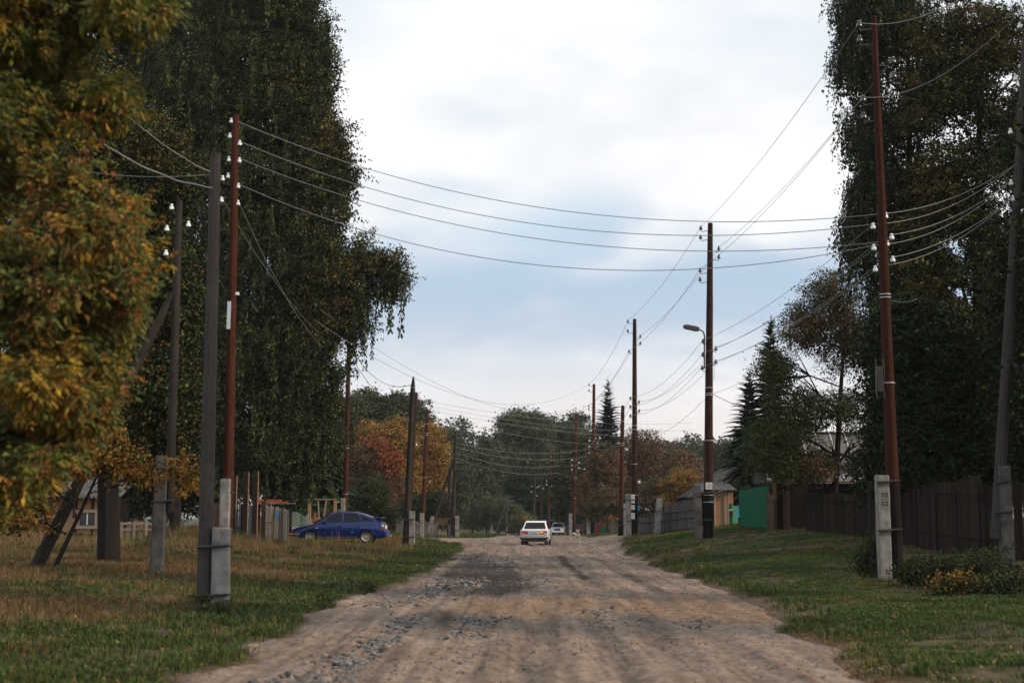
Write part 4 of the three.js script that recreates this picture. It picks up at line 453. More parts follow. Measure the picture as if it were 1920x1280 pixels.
  heap(600, 1262, 0.30, 0.5, 110, 0.02, 0.055); heap(660, 1225, 0.26, 0.7, 170, 0.02, 0.055); heap(710, 1195, 0.26, 0.9, 210, 0.018, 0.055); heap(760, 1160, 0.26, 1.2, 200, 0.018, 0.055); heap(740, 1128, 0.6, 0.9, 130, 0.02, 0.055); heap(905, 1158, 0.34, 0.9, 190, 0.018, 0.05); heap(880, 1185, 0.3, 0.7, 70, 0.016, 0.05); heap(1120, 1142, 0.22, 0.9, 70, 0.018, 0.055); heap(1130, 1165, 0.5, 0.8, 60, 0.012, 0.035); heap(1300, 1163, 0.25, 0.5, 45, 0.016, 0.05); heap(860, 1090, 0.65, 2.6, 330, 0.025, 0.065); heap(930, 1055, 0.4, 2.8, 170, 0.03, 0.075); heap(800, 1108, 0.6, 2.2, 150, 0.025, 0.06); heap(560, 1280, 0.5, 0.5, 60, 0.02, 0.05); heap(880, 1230, 1.2, 1.6, 130, 0.01, 0.03); heap(1200, 1200, 1.4, 2.5, 170, 0.008, 0.028); heap(1000, 1080, 1.6, 9, 420, 0.012, 0.045); heap(900, 1040, 1.3, 12, 320, 0.02, 0.06);
  for (let i = 0; i < 6500; i++) { const d = 11 + Math.pow(rnd(), 1.4) * 70; const x = mix(edgeL(d), edgeR(d), rnd()); if (fbm(x * 0.8 + 6, d * 0.3, 3) > 0.42) rock(x, d, R(0.004, 0.016) * (1 + d * 0.012), rnd() < 0.7); }
  SL.forEach((l, k) => tag(copies('gravel', stones[k], std([1, 1, 1], 0.95), l, scene), ['grey crushed gravel strewn on the left of the road', 'scattered angular gravel pieces on the road', 'loose small stones pressed into the sand'][k], 'gravel', null, 'stuff'));
}
[[108, 27, 0.55, 'small green weed alone in the dry grass at left'], [372, 23, 0.35, 'leafy weed at the base of the bare grey pole'], [410, 22.6, 0.28, 'leafy weed before the short concrete foot'], [690, 31, 0.3, 'broad-leaved green weed on the left road edge'], [610, 25.5, 0.32, 'broad-leaved dark weed nearest the road at left'], [550, 48, 0.4, 'dark weed clump in the dry grass before the hatchback'], [445, 60, 0.5, 'weed clump below the plank fence at left'], [1480, 62, 0.5, 'green weed clump at the foot of the brown gate'], [1450, 62, 0.45, 'green weed clump right of the green fence'], [270, 45, 0.6, 'pale weeds growing by the left shed']].forEach(([px, d, h, label]) => { const b = onG(px, d), g = thing('weed', label, 'weed', b, 'weeds on the verges'), list = []; for (let i = 0; i < 34; i++) { const s = R(0.10, 0.2); list.push({ p: V(R(-0.5, 0.5) * h, rnd() * h, R(-0.5, 0.5) * h), q: new THREE.Quaternion().setFromEuler(new THREE.Euler(R(-0.5, 0.5), R(0, 6), R(-0.5, 0.5))), s: V(s, s, s), c: col(1, 1.1, 1) }); } part('stem', mergeGeometries([0, 1, 2].map((i) => timber(V(0, -0.05, 0), V(R(-0.3, 0.3) * h, h, R(-0.3, 0.3) * h), 0.008, 0.003, 5, 3, 0.02, i))), BARK, g); copies('foliage', C.shrub, LEAF, list, g, 'stuff'); });
// ------------------------------------------------------------------ houses, sheds and fences
const B = {
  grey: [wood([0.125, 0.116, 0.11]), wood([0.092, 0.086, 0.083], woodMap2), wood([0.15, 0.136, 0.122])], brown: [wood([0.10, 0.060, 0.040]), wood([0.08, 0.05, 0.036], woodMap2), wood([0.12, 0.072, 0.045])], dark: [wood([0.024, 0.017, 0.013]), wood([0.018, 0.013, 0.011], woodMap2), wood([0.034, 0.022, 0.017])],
  orange: [wood([0.50, 0.25, 0.115]), wood([0.43, 0.22, 0.11], woodMap2), wood([0.40, 0.25, 0.16])], tan: [wood([0.42, 0.31, 0.225]), wood([0.36, 0.27, 0.205], woodMap2), wood([0.30, 0.235, 0.19])], raw: wood([0.46, 0.27, 0.16]), turq: [wood([0.27, 0.36, 0.31]), wood([0.23, 0.32, 0.28], woodMap2), wood([0.31, 0.38, 0.33])], paleblue: wood([0.36, 0.47, 0.52]), slateBlue: [wood([0.15, 0.19, 0.22]), wood([0.18, 0.2, 0.22], woodMap2)],
  green: std([0.003, 0.105, 0.050], 0.82), greenLight: std([0.10, 0.42, 0.27], 0.5), blue: std([0.02, 0.22, 0.45], 0.6), white: std([0.72, 0.72, 0.70], 0.7), slate: std([0.20, 0.185, 0.18], 0.95, { map: speck, bumpMap: speck, bumpScale: 0.006 }), slateDark: std([0.075, 0.068, 0.066], 0.95, { map: speck, bumpMap: speck, bumpScale: 0.006 }), glass: phys([0.02, 0.025, 0.03], 0.08, {}), pale: wood([0.5, 0.48, 0.46]), red: std([0.45, 0.09, 0.05], 0.8), dim: std([0.03, 0.026, 0.024], 1), log: wood([0.10, 0.08, 0.068]),
};
const unit = new THREE.BoxGeometry(1, 1, 1);
const boards = [0, 1, 2].map((k) => { const g = new THREE.BoxGeometry(1, 1, 1, 1, 4, 1), p = g.attributes.position; for (let i = 0; i < p.count; i++) { const y = p.getY(i); p.setXYZ(i, p.getX(i) * (1 - (y > 0.45 ? 0.08 * k : 0)) + (vnoise(y * 3 + k * 7, k) - 0.5) * 0.12, y + (y > 0.45 ? (p.getX(i) * (k - 1) * 0.03) : 0), p.getZ(i) + (vnoise(y * 2.3, k * 5 + 2) - 0.5) * 0.3); } g.computeVertexNormals(); return g; });
function slab(parent, name, a, b, w, t, mat) { // straight piece of timber from a to b
  const m = part(name, unit, mat, parent), ax = b.clone().sub(a); m.scale.set(w, ax.length(), t); m.position.copy(a).add(b).multiplyScalar(0.5); m.quaternion.setFromUnitVectors(V(0, 1, 0), ax.normalize()); return m; }
/* a run of planks along the ground from pixel column a to b; every plank is a mesh */
function plankFence(o) {
  const a = onG(...o.a), b = onG(...o.b), g = thing(o.name ?? 'plank_fence', o.label, o.category ?? 'fence', a, o.group), L = Math.hypot(b.x - a.x, b.z - a.z), n = Math.max(2, Math.round(L / (o.w + o.gap))), yaw = Math.atan2(-(b.z - a.z), b.x - a.x), mats = o.mats;
  for (let i = 0; i < n; i++) {
    const t = (i + 0.5) / n, x = mix(a.x, b.x, t), z = mix(a.z, b.z, t), y0 = ground(x, z) + (o.lift ?? -0.05), hh = o.h * (1 + R(-1, 1) * (o.jag ?? 0.02)) * (o.shape ? o.shape(t) : 1);
    const m = part('plank', pick(boards), pick(mats), g); m.scale.set(o.w * R(0.9, 1.02), hh, 0.024); m.position.set(x - a.x, y0 + hh / 2 - a.y, z - a.z + R(-0.012, 0.012)); m.rotation.set(R(-0.01, 0.01), yaw, R(-1, 1) * (o.skew ?? 0.012)); }
  const ya = ground(a.x, a.z), yb = ground(b.x, b.z);
  for (const f of o.rails ?? [0.25, 0.8]) { const r = slab(g, 'rail', V(0, f * o.h + ya - a.y, (o.railZ ?? -0.05)), V(b.x - a.x, f * o.h + yb - a.y, b.z - a.z + (o.railZ ?? -0.05)), 0.09, 0.04, o.railMat ?? mats[0]); void r; }
  for (let i = 0; i <= (o.posts ?? 2); i++) { const t = i / (o.posts ?? 2), x = mix(a.x, b.x, t), z = mix(a.z, b.z, t), y = ground(x, z) - a.y; slab(g, 'post', V(x - a.x, y - 0.2, z - a.z - 0.12), V(x - a.x, y + o.h * (o.postH ?? 0.95), z - a.z - 0.12), 0.11, 0.11, o.postMat ?? mats[1]); }
  return g;
}
const postThing = (label, px, d, h, w, mat, tilt = 0, name = 'fence_post', raw) => { const b = onG(px, d), g = thing(name, label, 'post', b), m = slab(g, 'post', V(0, -0.2, 0), V(tilt * h, h, 0), w, w, mat); void m; if (raw) slab(g, 'raw_edge', V(w * 0.5 + 0.02, -0.1, 0.03), V(w * 0.5 + 0.02 + tilt * h, h - 0.02, 0.03), 0.035, 0.06, B.raw); return g; };
// corrugated sheet: width along x, length down the slope (local -z at ridge to +z at eave)
function slateSheet(w, len, waves, amp = 0.03) { const nx = waves * 6, pos = [], uv = [], idx = []; for (let j = 0; j <= 1; j++) for (let i = 0; i <= nx; i++) { const u = i / nx; pos.push((u - 0.5) * w, Math.sin(u * waves * 6.283) * amp + 0.03, (j - 0.5) * len); uv.push(u * w, j * len); } for (let i = 0; i < nx; i++) idx.push(i, nx + 1 + i, i + 1, i + 1, nx + 1 + i, nx + 2 + i); const g = new THREE.BufferGeometry(); g.setAttribute('position', new THREE.Float32BufferAttribute(pos, 3)); g.setAttribute('uv', new THREE.Float32BufferAttribute(uv, 2)); g.setIndex(idx); g.computeVertexNormals(); return g; }
function logWall(len, h, r = 0.12) { const gs = []; for (let y = r; y < h; y += r * 1.85) { const g = new THREE.CylinderGeometry(r, r, len + 0.3 * ((y / r) % 2 < 1 ? 1 : 0.96), 10, 1); g.rotateZ(Math.PI / 2); g.translate(0, y, 0); gs.push(g); } return mergeGeometries(gs); }
function windowParts(parent, w, h, pos, frameMat, shutters) { const m = part('window', unit, B.dim, parent); m.scale.set(1, 1, 1); const g = new THREE.BoxGeometry(w, h, 0.06); m.geometry = g; m.position.copy(pos);
  const pane = part('pane', new THREE.BoxGeometry(w * 0.86, h * 0.88, 0.02), B.glass, m); pane.position.z = 0.035;
  for (const s of [-1, 1]) { const f = part('frame', new THREE.BoxGeometry(0.11, h + 0.2, 0.06), frameMat, m); f.position.set(s * (w / 2 + 0.04), 0, 0.06); const f2 = part('frame', new THREE.BoxGeometry(w + 0.3, 0.14, 0.08), frameMat, m); f2.position.set(0, s * (h / 2 + 0.07), 0.06); if (shutters) { const sh = part('shutter', new THREE.BoxGeometry(w * 0.5, h, 0.04), frameMat, m); sh.position.set(s * (w * 0.78 + 0.1), 0, 0.05); } }
  const bar = part('glazing_bar', new THREE.BoxGeometry(0.05, h * 0.88, 0.03), B.white, m); bar.position.z = 0.045; return m; }
{ // dark log house with blue window frames, hipped slate roof
  const d = 97, b = onG(1398, d), g = thing('log_house', 'dark log house with blue window frames behind the picket fence', 'house', b), k = pm(d), w = 7.4, h = 2.0, dep = 7;
  const wl = part('wall', logWall(w, h + 0.2), B.log, g); wl.position.set(0.2, 0, 0); const ws = part('wall', logWall(dep, h + 0.2), B.log, g); ws.rotation.y = Math.PI / 2; ws.position.set(-w / 2 + 0.2, 0, -dep / 2); const we = part('wall', logWall(dep, h + 0.2), B.log, g); we.rotation.y = Math.PI / 2; we.position.set(w / 2 + 0.2, 0, -dep / 2); const wb = part('wall', logWall(w, h + 0.2), B.log, g); wb.position.set(0.2, 0, -dep);
  windowParts(g, 0.75, 1.0, V(-2.55, 1.25, 0.13), B.blue, false); windowParts(g, 0.75, 1.0, V(-0.9, 1.25, 0.13), B.blue, true); windowParts(g, 0.75, 1.0, V(1.2, 1.25, 0.13), B.blue, false);
  const e = 0.55, y0 = h + 0.02, yr = 4.75, x0 = -w / 2 + 0.2 - e, x1 = w / 2 + 0.2 + e, z0 = e, z1 = -dep - e, c = [V(0.1, yr, -dep / 2), V(1.2, yr, -dep / 2)];
  const face = (pts) => { const q = new THREE.BufferGeometry(), p = [], uv = []; for (let i = 1; i < pts.length - 1; i++) for (const v of [pts[0], pts[i], pts[i + 1]]) { p.push(v.x, v.y, v.z); uv.push(v.x * 0.6 + v.z * 0.3, v.y * 0.6 + v.z * 0.2); } q.setAttribute('position', new THREE.Float32BufferAttribute(p, 3)); q.setAttribute('uv', new THREE.Float32BufferAttribute(uv, 2)); q.computeVertexNormals(); return q; };
  const A = V(x0, y0, z0), Bq = V(x1, y0, z0), Cq = V(x1, y0, z1), D = V(x0, y0, z1);
  part('roof', mergeGeometries([face([A, Bq, c[1], c[0]]), face([Bq, Cq, c[1]]), face([Cq, D, c[0], c[1]]), face([D, A, c[0]]), face([A, D, Cq, Bq])]), B.slateDark, g);
  slab(g, 'fascia', V(x0, y0 - 0.06, z0 + 0.01), V(x1, y0 - 0.06, z0 + 0.01), 0.05, 0.16, B.grey[1]); void k;
}
{ // orange plank shed with corrugated slate roof
  const d = 74, a = onG(1316, d), b = onG(1376, d), g = thing('plank_shed', 'orange brown plank shed with corrugated slate roof and dark doorway', 'shed', a), L = b.x - a.x, h = 1.9, y1 = b.y - a.y;
  const doorW = 0.72; const n = 9, x0 = doorW, pw = (L - x0) / n; for (let i = 0; i < n; i++) { const m = part('plank', pick(boards), i > 3 ? pick([B.orange[2], B.tan[1], B.orange[1]]) : pick(B.orange), g); m.scale.set(pw * 0.97, h, 0.03); m.position.set(x0 + (i + 0.5) * pw, h / 2 + y1 * 0.6 - 0.1, R(-0.008, 0.008)); }
  slab(g, 'corner_post', V(x0 - 0.02, 0, 0.05), V(x0 - 0.02, h + 0.1, 0.05), 0.10, 0.06, B.tan[0]); slab(g, 'corner_post', V(x0 + pw * 4.9, 0, 0.05), V(x0 + pw * 4.9, h, 0.05), 0.10, 0.05, B.tan[1]);
  const bk = part('back_wall', unit, B.dim, g); bk.scale.set(L, h, 0.05); bk.position.set(L / 2, h / 2, -2.4); for (const x of [0, L]) { const sw = part('side_wall', unit, B.brown[0], g); sw.scale.set(0.05, h, 2.4); sw.position.set(x, h / 2, -1.2); }
  const st = part('door_step', unit, B.tan[2], g); st.scale.set(doorW, 0.12, 0.3); st.position.set(doorW / 2, 0.08, 0.05);
  for (let i = 0; i < 2; i++) { const r = part('slate_sheet', slateSheet(L / 2 + 0.25, 2.9, 6), B.slate, g); r.position.set(L * (0.28 + i * 0.5), h + 0.27, -1.1 + i * 0.01); r.rotation.x = 0.14; }
}
{ // grey picket fence before the log house and a lower-lying board fence behind it
  plankFence({ name: 'picket_fence', label: 'weathered grey picket fence left of the lamp pole', a: [1200, 80], b: [1316, 73], h: 1.12, w: 0.10, gap: 0.035, mats: B.grey, jag: 0.03, skew: 0.02, posts: 4, railMat: B.grey[1], rails: [0.12, 0.62, 0.97], railZ: 0.04 });
  plankFence({ name: 'board_fence', label: 'second grey board fence behind the picket fence', a: [1248, 88], b: [1330, 86], h: 1.5, w: 0.15, gap: 0.01, mats: B.grey, jag: 0.02, posts: 2 });
}
{ // green sheet-metal fence and gate
  const ribbed = (w, h) => { const n = Math.round(w / 0.25), s = new THREE.Shape(); s.moveTo(-w / 2, 0); for (let i = 0; i < n; i++) { const x = -w / 2 + i * w / n, q = w / n; s.lineTo(x + q * 0.16, 0); s.lineTo(x + q * 0.22, -0.09); s.lineTo(x + q * 0.94, -0.09); s.lineTo(x + q * 0.99, 0); } s.lineTo(w / 2, 0); s.lineTo(w / 2, 0.006); s.lineTo(-w / 2, 0.006); s.closePath(); const g = new THREE.ExtrudeGeometry(s, { depth: h, bevelEnabled: false }); g.rotateX(-Math.PI / 2); g.computeVertexNormals(); return g; };
  const a = onG(1391, 67), g = thing('metal_fence', 'tall bright green sheet-metal fence at the right', 'fence', a), b = onG(1443, 60.5), L = b.clone().sub(a).setY(0).length(), yaw = Math.atan2(-(b.z - a.z), b.x - a.x), n = 3;
  for (let i = 0; i < n; i++) { const t = (i + 0.5) / n, m = part('sheet_panel', ribbed(L / n - 0.004, 1.75 + (i === 2 ? 0.05 : 0.05 * i)), B.green, g); m.position.set((b.x - a.x) * t, -0.05 + (GY(mix(a.x, b.x, t), 68) - a.y), (b.z - a.z) * t); m.rotation.y = yaw; }
  slab(g, 'post', V(0, -0.1, -0.08), V(0, 1.85, -0.08), 0.08, 0.08, B.green);
  const ga = onG(1368, 71.5), gt = thing('garden_gate', 'green wicket gate with pale bars and a letterbox', 'gate', ga), gw = (onG(1391, 70.5).x - ga.x); const p1 = part('solid_panel', ribbed(gw * 0.36, 1.08), B.green, gt); p1.position.set(gw * 0.18, 0, 0);
  for (let i = 0; i < 7; i++) slab(gt, 'bar', V(gw * (0.42 + i * 0.085), 0.02, 0), V(gw * (0.42 + i * 0.085), 0.98, 0), 0.026, 0.026, B.greenLight); for (const y of [0.1, 0.94]) slab(gt, 'rail', V(gw * 0.36, y, -0.03), V(gw, y, -0.03), 0.04, 0.03, B.green);
  const lb = part('letterbox', new RoundedBoxGeometry(0.16, 0.3, 0.1, 2, 0.015), B.dim, gt); lb.position.set(gw * 0.18, 0.62, 0.1); const lid = part('lid', new THREE.BoxGeometry(0.19, 0.04, 0.13), B.white, lb); lid.position.set(0, 0.16, 0.01); lid.rotation.z = 0.25;
  const tp = onG(1389, 69), tb = thing('tree_stump', 'small brown chopping stump before the green gate', 'stump', tp); const sg = timber(V(0, -0.1, 0), V(0.02, 0.42, 0), 0.12, 0.11, 10, 3, 0.02, 3); part('stump', sg, BARK, tb); const cp = part('cut_face', new THREE.CylinderGeometry(0.115, 0.115, 0.02, 12), B.tan[2], tb); cp.position.set(0.02, 0.425, 0);
}
{ // brown board gate, dark fences, slate-roofed house
  plankFence({ name: 'board_gate', category: 'gate', label: 'brown board gate right of the green metal fence', a: [1443, 60.3], b: [1480, 56.5], h: 1.48, w: 0.17, gap: 0.005, mats: B.brown, posts: 2, postH: 1.05 });
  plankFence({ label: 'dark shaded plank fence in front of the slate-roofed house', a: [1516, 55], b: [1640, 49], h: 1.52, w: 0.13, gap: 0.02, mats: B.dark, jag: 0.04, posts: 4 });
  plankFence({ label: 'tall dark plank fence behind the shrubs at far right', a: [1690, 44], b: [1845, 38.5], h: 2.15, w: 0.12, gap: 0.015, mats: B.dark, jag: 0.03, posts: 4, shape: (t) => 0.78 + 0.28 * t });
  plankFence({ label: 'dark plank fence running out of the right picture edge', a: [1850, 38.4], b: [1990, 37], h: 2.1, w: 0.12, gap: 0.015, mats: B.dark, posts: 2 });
  const d = 62, a = onG(1440, d), g = thing('slate_roof_house', 'house with battened grey slate roof half hidden by the apple tree', 'house', a), wid = 6.6, dep = 5.2, yE = 3.1 - a.y, yR = 5.35 - a.y;
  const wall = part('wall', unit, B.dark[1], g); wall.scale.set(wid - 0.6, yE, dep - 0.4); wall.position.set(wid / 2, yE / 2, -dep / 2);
  const run = dep / 2 + 0.3, rise = yR - yE, len = Math.hypot(run, rise), ang = Math.atan2(rise, run), n = 10, pw = wid / n;
  const side = part('gable_board', (() => { const s = new THREE.Shape(); s.moveTo(0, 0); s.lineTo(dep, 0); s.lineTo(dep / 2, rise); s.closePath(); const q = new THREE.ExtrudeGeometry(s, { depth: 0.08, bevelEnabled: false }); q.rotateY(Math.PI / 2); return q; })(), B.grey[1], g); side.position.set(0.25, yE, 0); const side2 = part('gable_board', side.geometry, B.grey[1], g); side2.position.set(wid - 0.35, yE, 0);
  for (const s of [1, -1]) for (let i = 0; i < n; i++) { const m = part('roof_panel', unit, pick([B.slate, B.slate, B.slateDark]), g); m.scale.set(pw * 0.985, 0.02, len); m.position.set((i + 0.5) * pw, (yE + yR) / 2 + R(-0.004, 0.004), -dep / 2 + s * run / 2); m.rotation.x = s * ang; if (s > 0) { const bt = part('batten', unit, B.pale, g); bt.scale.set(0.06, 0.03, len); bt.position.set(i * pw + 0.03, (yE + yR) / 2 + 0.03, -dep / 2 + run / 2 + 0.02); bt.rotation.x = ang; } }
  const rc = part('ridge_cap', unit, B.grey[0], g); rc.scale.set(wid, 0.05, 0.3); rc.position.set(wid / 2, yR + 0.03, -dep / 2); slab(g, 'eave_board', V(0, yE - 0.06, 0.32), V(wid, yE - 0.06, 0.32), 0.04, 0.16, B.tan[1]);
  const lean = onG(1490, 57), ln = thing('lean_to', 'dark gateway canopy beside the brown board gate', 'canopy', lean); slab(ln, 'post', V(-0.75, -0.1, 0), V(-0.75, 2.05, 0), 0.12, 0.12, B.brown[0]); slab(ln, 'post', V(0.5, -0.1, 0), V(0.5, 2.0, 0), 0.12, 0.12, B.dark[0]); slab(ln, 'beam', V(-1.0, 2.08, 0), V(0.7, 2.05, 0), 0.12, 0.14, B.tan[2]); const rf = part('roof', slateSheet(1.9, 1.2, 8), B.slateDark, ln); rf.position.set(-0.15, 2.2, -0.45); rf.rotation.x = 0.2;
  for (let i = 0; i < 7; i++) { const m = part('plank', pick(boards), pick(B.dark), ln); m.scale.set(0.165, 1.85, 0.025); m.position.set(-0.62 + i * 0.172, 0.9, -0.5); }
}
{ // left yard: mixed fence, posts, turquoise gate, timber frame, shed
  const D = 61;
  [[436, 62.2, 2.6, 'tall brown post with raw edge, leftmost by the reddish pole'], [458, 61.6, 2.75, 'tall brown post with raw edge, second from the reddish pole'], [476, 61.2, 2.85, 'tall brown post with raw edge, third from the reddish pole']].forEach(([px, d, h, label]) => postThing(label, px, d, h, 0.2, B.dark[2], 0.005, 'gate_post', true));
  postThing('thick brown post beside the grey plank panel', 493, 60.6, 1.6, 0.19, B.brown[1], 0, 'gate_post');
  plankFence({ name: 'board_fence', label: 'blue grey boards between the tall brown posts', a: [441, 62.4], b: [474, 61.6], h: 1.38, w: 0.15, gap: 0.012, mats: [B.slateBlue[0], B.slateBlue[1], B.paleblue, B.dark[0]], posts: 1, postMat: B.dark[0] });
  plankFence({ name: 'plank_fence', label: 'dark brown boards left of the tall posts', a: [385, 63.5], b: [436, 62.4], h: 1.45, w: 0.14, gap: 0.015, mats: B.brown, posts: 1 });
  plankFence({ name: 'board_fence', label: 'silvery plank panel with tan crossbar', a: [497, 60.5], b: [508, 60.2], h: 1.5, w: 0.14, gap: 0.005, mats: B.tan, posts: 1, rails: [0.5], railZ: 0.04, railMat: B.raw });
  plankFence({ name: 'plank_fence', label: 'grey brown vertical plank fence left of the turquoise gate', a: [516, 60.2], b: [537, 59.6], h: 1.42, w: 0.13, gap: 0.004, mats: [B.tan[2], B.grey[2], B.tan[1]], posts: 1 });
  postThing('bare pale stake leaning beside the blue tin plate', 514, 59.9, 1.42, 0.08, B.tan[0], 0.03, 'stake'); postThing('pale stake carrying the blue tin plate', 519, 59.8, 1.45, 0.08, B.tan[0], 0.0, 'stake');
  { const b = onG(519.5, 59.8), s = thing('tin_plate', 'small bright blue tin plate nailed on a stake', 'plate', b.clone().add(V(0, 1.12, 0.06))); part('plate', new THREE.BoxGeometry(0.09, 0.42, 0.012), B.blue, s); }
  plankFence({ name: 'turquoise_gate', category: 'gate', label: 'faded turquoise plank gate with arched top left of the car', a: [537, 69], b: [575, 69], h: 1.12, w: 0.13, gap: 0.003, mats: B.turq, posts: 1, shape: (t) => 0.9 + 0.14 * Math.sin(Math.min(1, t * 1.25) * Math.PI) });
  { const b = onG(497, 64), r = thing('brick_pile', 'red bricks showing above the plank panel', 'bricks', b); for (let i = 0; i < 9; i++) { const m = part('brick', new THREE.BoxGeometry(0.24, 0.075, 0.12), B.red, r); m.position.set((i % 5) * 0.26 - 0.2 + R(-0.03, 0.03), 1.5 + Math.floor(i / 5) * 0.08, R(-0.04, 0.04)); m.rotation.y = R(-0.2, 0.2); } slab(r, 'shelf', V(-0.5, 1.44, 0), V(1.3, 1.44, 0), 0.05, 0.3, B.tan[2]); slab(r, 'post', V(-0.3, -0.1, -0.05), V(-0.3, 1.42, -0.05), 0.1, 0.1, B.dark[0]); slab(r, 'post', V(1.1, -0.1, -0.05), V(1.1, 1.42, -0.05), 0.1, 0.1, B.dark[0]); }
  { const d = 72, a = onG(579, d), b = onG(627, d), g = thing('timber_frame', 'open wooden gate frame with two slanting bars behind the blue hatchback', 'frame', a), L = b.x - a.x, y = (py) => P(600, py, d).y - a.y; slab(g, 'post', V(0, -0.1, 0), V(0, y(938), 0), 0.15, 0.15, B.raw); slab(g, 'post', V(L, -0.1, 0), V(L, y(938), 0), 0.14, 0.14, B.raw); slab(g, 'lintel', V(-0.08, y(936), 0), V(L + 0.05, y(936), 0), 0.05, 0.14, B.tan[0]); slab(g, 'slanting_bar', V(L * 0.34, y(938), 0.03), V(L * 0.4, y(985), 0.03), 0.07, 0.05, B.tan[0]); slab(g, 'slanting_bar', V(L * 0.66, y(938), 0.03), V(L * 0.54, y(982), 0.03), 0.07, 0.05, B.tan[0]); }
  plankFence({ label: 'brown garden fence seen through the timber frame', a: [582, 74], b: [640, 74], h: 0.95, w: 0.12, gap: 0.012, mats: B.brown.concat(B.tan), jag: 0.12, posts: 2 });
  { const b = onG(590, 71), s = thing('fire_post', 'orange red painted post beside a bright blue can', 'post', b); slab(s, 'post', V(0, 0, 0), V(0, 1.15, 0), 0.09, 0.09, B.red); const c = part('can', new THREE.CylinderGeometry(0.05, 0.05, 0.4, 12), B.blue, s); c.position.set(0.12, 0.6, 0.1); }
  { const b = onG(540, 61), s = thing('low_bench', 'low rust coloured bench in the grass before the car', 'bench', b); slab(s, 'seat', V(-0.5, 0.3, 0), V(0.45, 0.3, 0), 0.04, 0.25, B.orange[1]); for (const x of [-0.4, 0.35]) slab(s, 'leg', V(x, -0.05, 0), V(x, 0.28, 0), 0.07, 0.2, B.brown[0]); }
  { const a = onG(562, 84), g = thing('slate_shed', 'low shed whose pale corrugated eave shows under dark trees', 'shed', a); const w = part('wall', unit, B.dark[2], g); w.scale.set(1.9, 1.2, 1.6); w.position.set(0.95, 0.6, -1.0); for (let i = 0; i < 2; i++) { const r = part('slate_sheet', slateSheet(1.0, 1.6, 5, 0.045), B.slate, g); r.position.set(0.45 + i * 0.98, 1.36, -0.9); r.rotation.x = 0.2; } }
  { // small house behind the slanting brace
    const d = 62, a = onG(78, d), g = thing('plank_house', 'small orange plank house with slate roof behind the slanting brace', 'house', a), wid = 2.6, yE = P(100, 932, d).y - a.y; for (let i = 0; i < 14; i++) { const m = part('plank', pick(boards), pick(B.orange), g); m.scale.set(wid / 14, yE, 0.03); m.position.set((i + 0.5) * wid / 14, yE / 2, R(-0.006, 0.006)); } const bw = part('side_wall', unit, B.brown[1], g); bw.scale.set(0.06, yE, 4); bw.position.set(wid, yE / 2, -2); const bl = part('side_wall', unit, B.brown[1], g); bl.scale.set(0.06, yE, 4); bl.position.set(0, yE / 2, -2);
    const win = windowParts(g, 0.7, 0.55, V(wid * 0.75, yE * 0.42, 0.03), B.tan[0], false); void win; for (let i = 0; i < 3; i++) { const r = part('slate_sheet', slateSheet(1.1, 2.6, 6, 0.04), B.slate, g); r.position.set(0.2 + i * 1.05, yE + 0.42, -0.75); r.rotation.x = 0.38; }
    const ext = thing('annex', 'dark unpainted annex right of the orange plank house', 'shed', onG(170, 62)); for (let i = 0; i < 12; i++) { const m = part('plank', pick(boards), pick(B.dark), ext); m.scale.set(0.17, 1.7, 0.03); m.position.set(-1.0 + i * 0.175, 0.85, 0); } const rf = part('roof', slateSheet(2.7, 2.2, 13, 0.035), B.slate, ext); rf.position.set(0, 1.98, -0.7); rf.rotation.x = 0.3; const dr = part('door', unit, B.grey[2], ext); dr.scale.set(0.22, 1.3, 0.03); dr.position.set(0.35, 0.7, 0.035); }
  plankFence({ name: 'rail_fence', label: 'low rail fence in the shade right of the thick trunk', a: [215, 55], b: [285, 55], h: 0.75, w: 0.10, gap: 0.35, mats: B.tan, posts: 3, rails: [0.55, 0.85], railMat: B.tan[1] });
  plankFence({ name: 'picket_fence', label: 'pale picket fence under the orange aspens', a: [742, 106], b: [820, 108], h: 1.2, w: 0.09, gap: 0.07, mats: B.grey, posts: 3 });
  { const d = 112, b = onG(825, d), g = thing('wood_stack', 'small timber stack with logs beside the platform pole', 'woodpile', b); slab(g, 'post', V(-0.5, -0.1, 0), V(-0.5, 1.6, 0), 0.28, 0.2, B.tan[2]); slab(g, 'post', V(0.75, -0.1, 0), V(0.75, 1.35, 0), 0.2, 0.2, B.grey[0]); slab(g, 'shelf', V(-0.4, 1.2, 0), V(0.8, 1.2, 0), 0.5, 0.2, B.brown[2]); for (let i = 0; i < 10; i++) { const m = part('log', new THREE.CylinderGeometry(0.1, 0.1, 0.6, 8), pick(B.tan), g); m.rotation.x = Math.PI / 2; m.position.set(-0.25 + (i % 4) * 0.22, 0.1 + Math.floor(i / 4) * 0.2, 0); } }
  // far right, beyond the notice pole
  { const d = 132, b = onG(1122, d), g = thing('rust_shed', 'rust brown far shed with pale sloping roof left of the slim pole', 'shed', b); for (let i = 0; i < 8; i++) { const m = part('plank', boards[i % 3], wood([0.20, 0.075, 0.045]), g); m.scale.set(0.42, 1.5, 0.04); m.position.set(-0.6 + i * 0.43, 0.75, 0); } const r = part('roof', unit, B.slate, g); r.scale.set(3.8, 0.06, 2.2); r.position.set(0.9, 1.62, -0.9); r.rotation.z = 0.06; const gd = part('green_sheet', new THREE.BoxGeometry(0.9, 0.75, 0.04), B.green, g); gd.position.set(0.7, 0.4, 0.1); }
  plankFence({ label: 'far maroon fence behind the dog', a: [1062, 150], b: [1108, 140], h: 1.15, w: 0.16, gap: 0.02, mats: [wood([0.10, 0.035, 0.045]), wood([0.09, 0.05, 0.04])], posts: 2 });
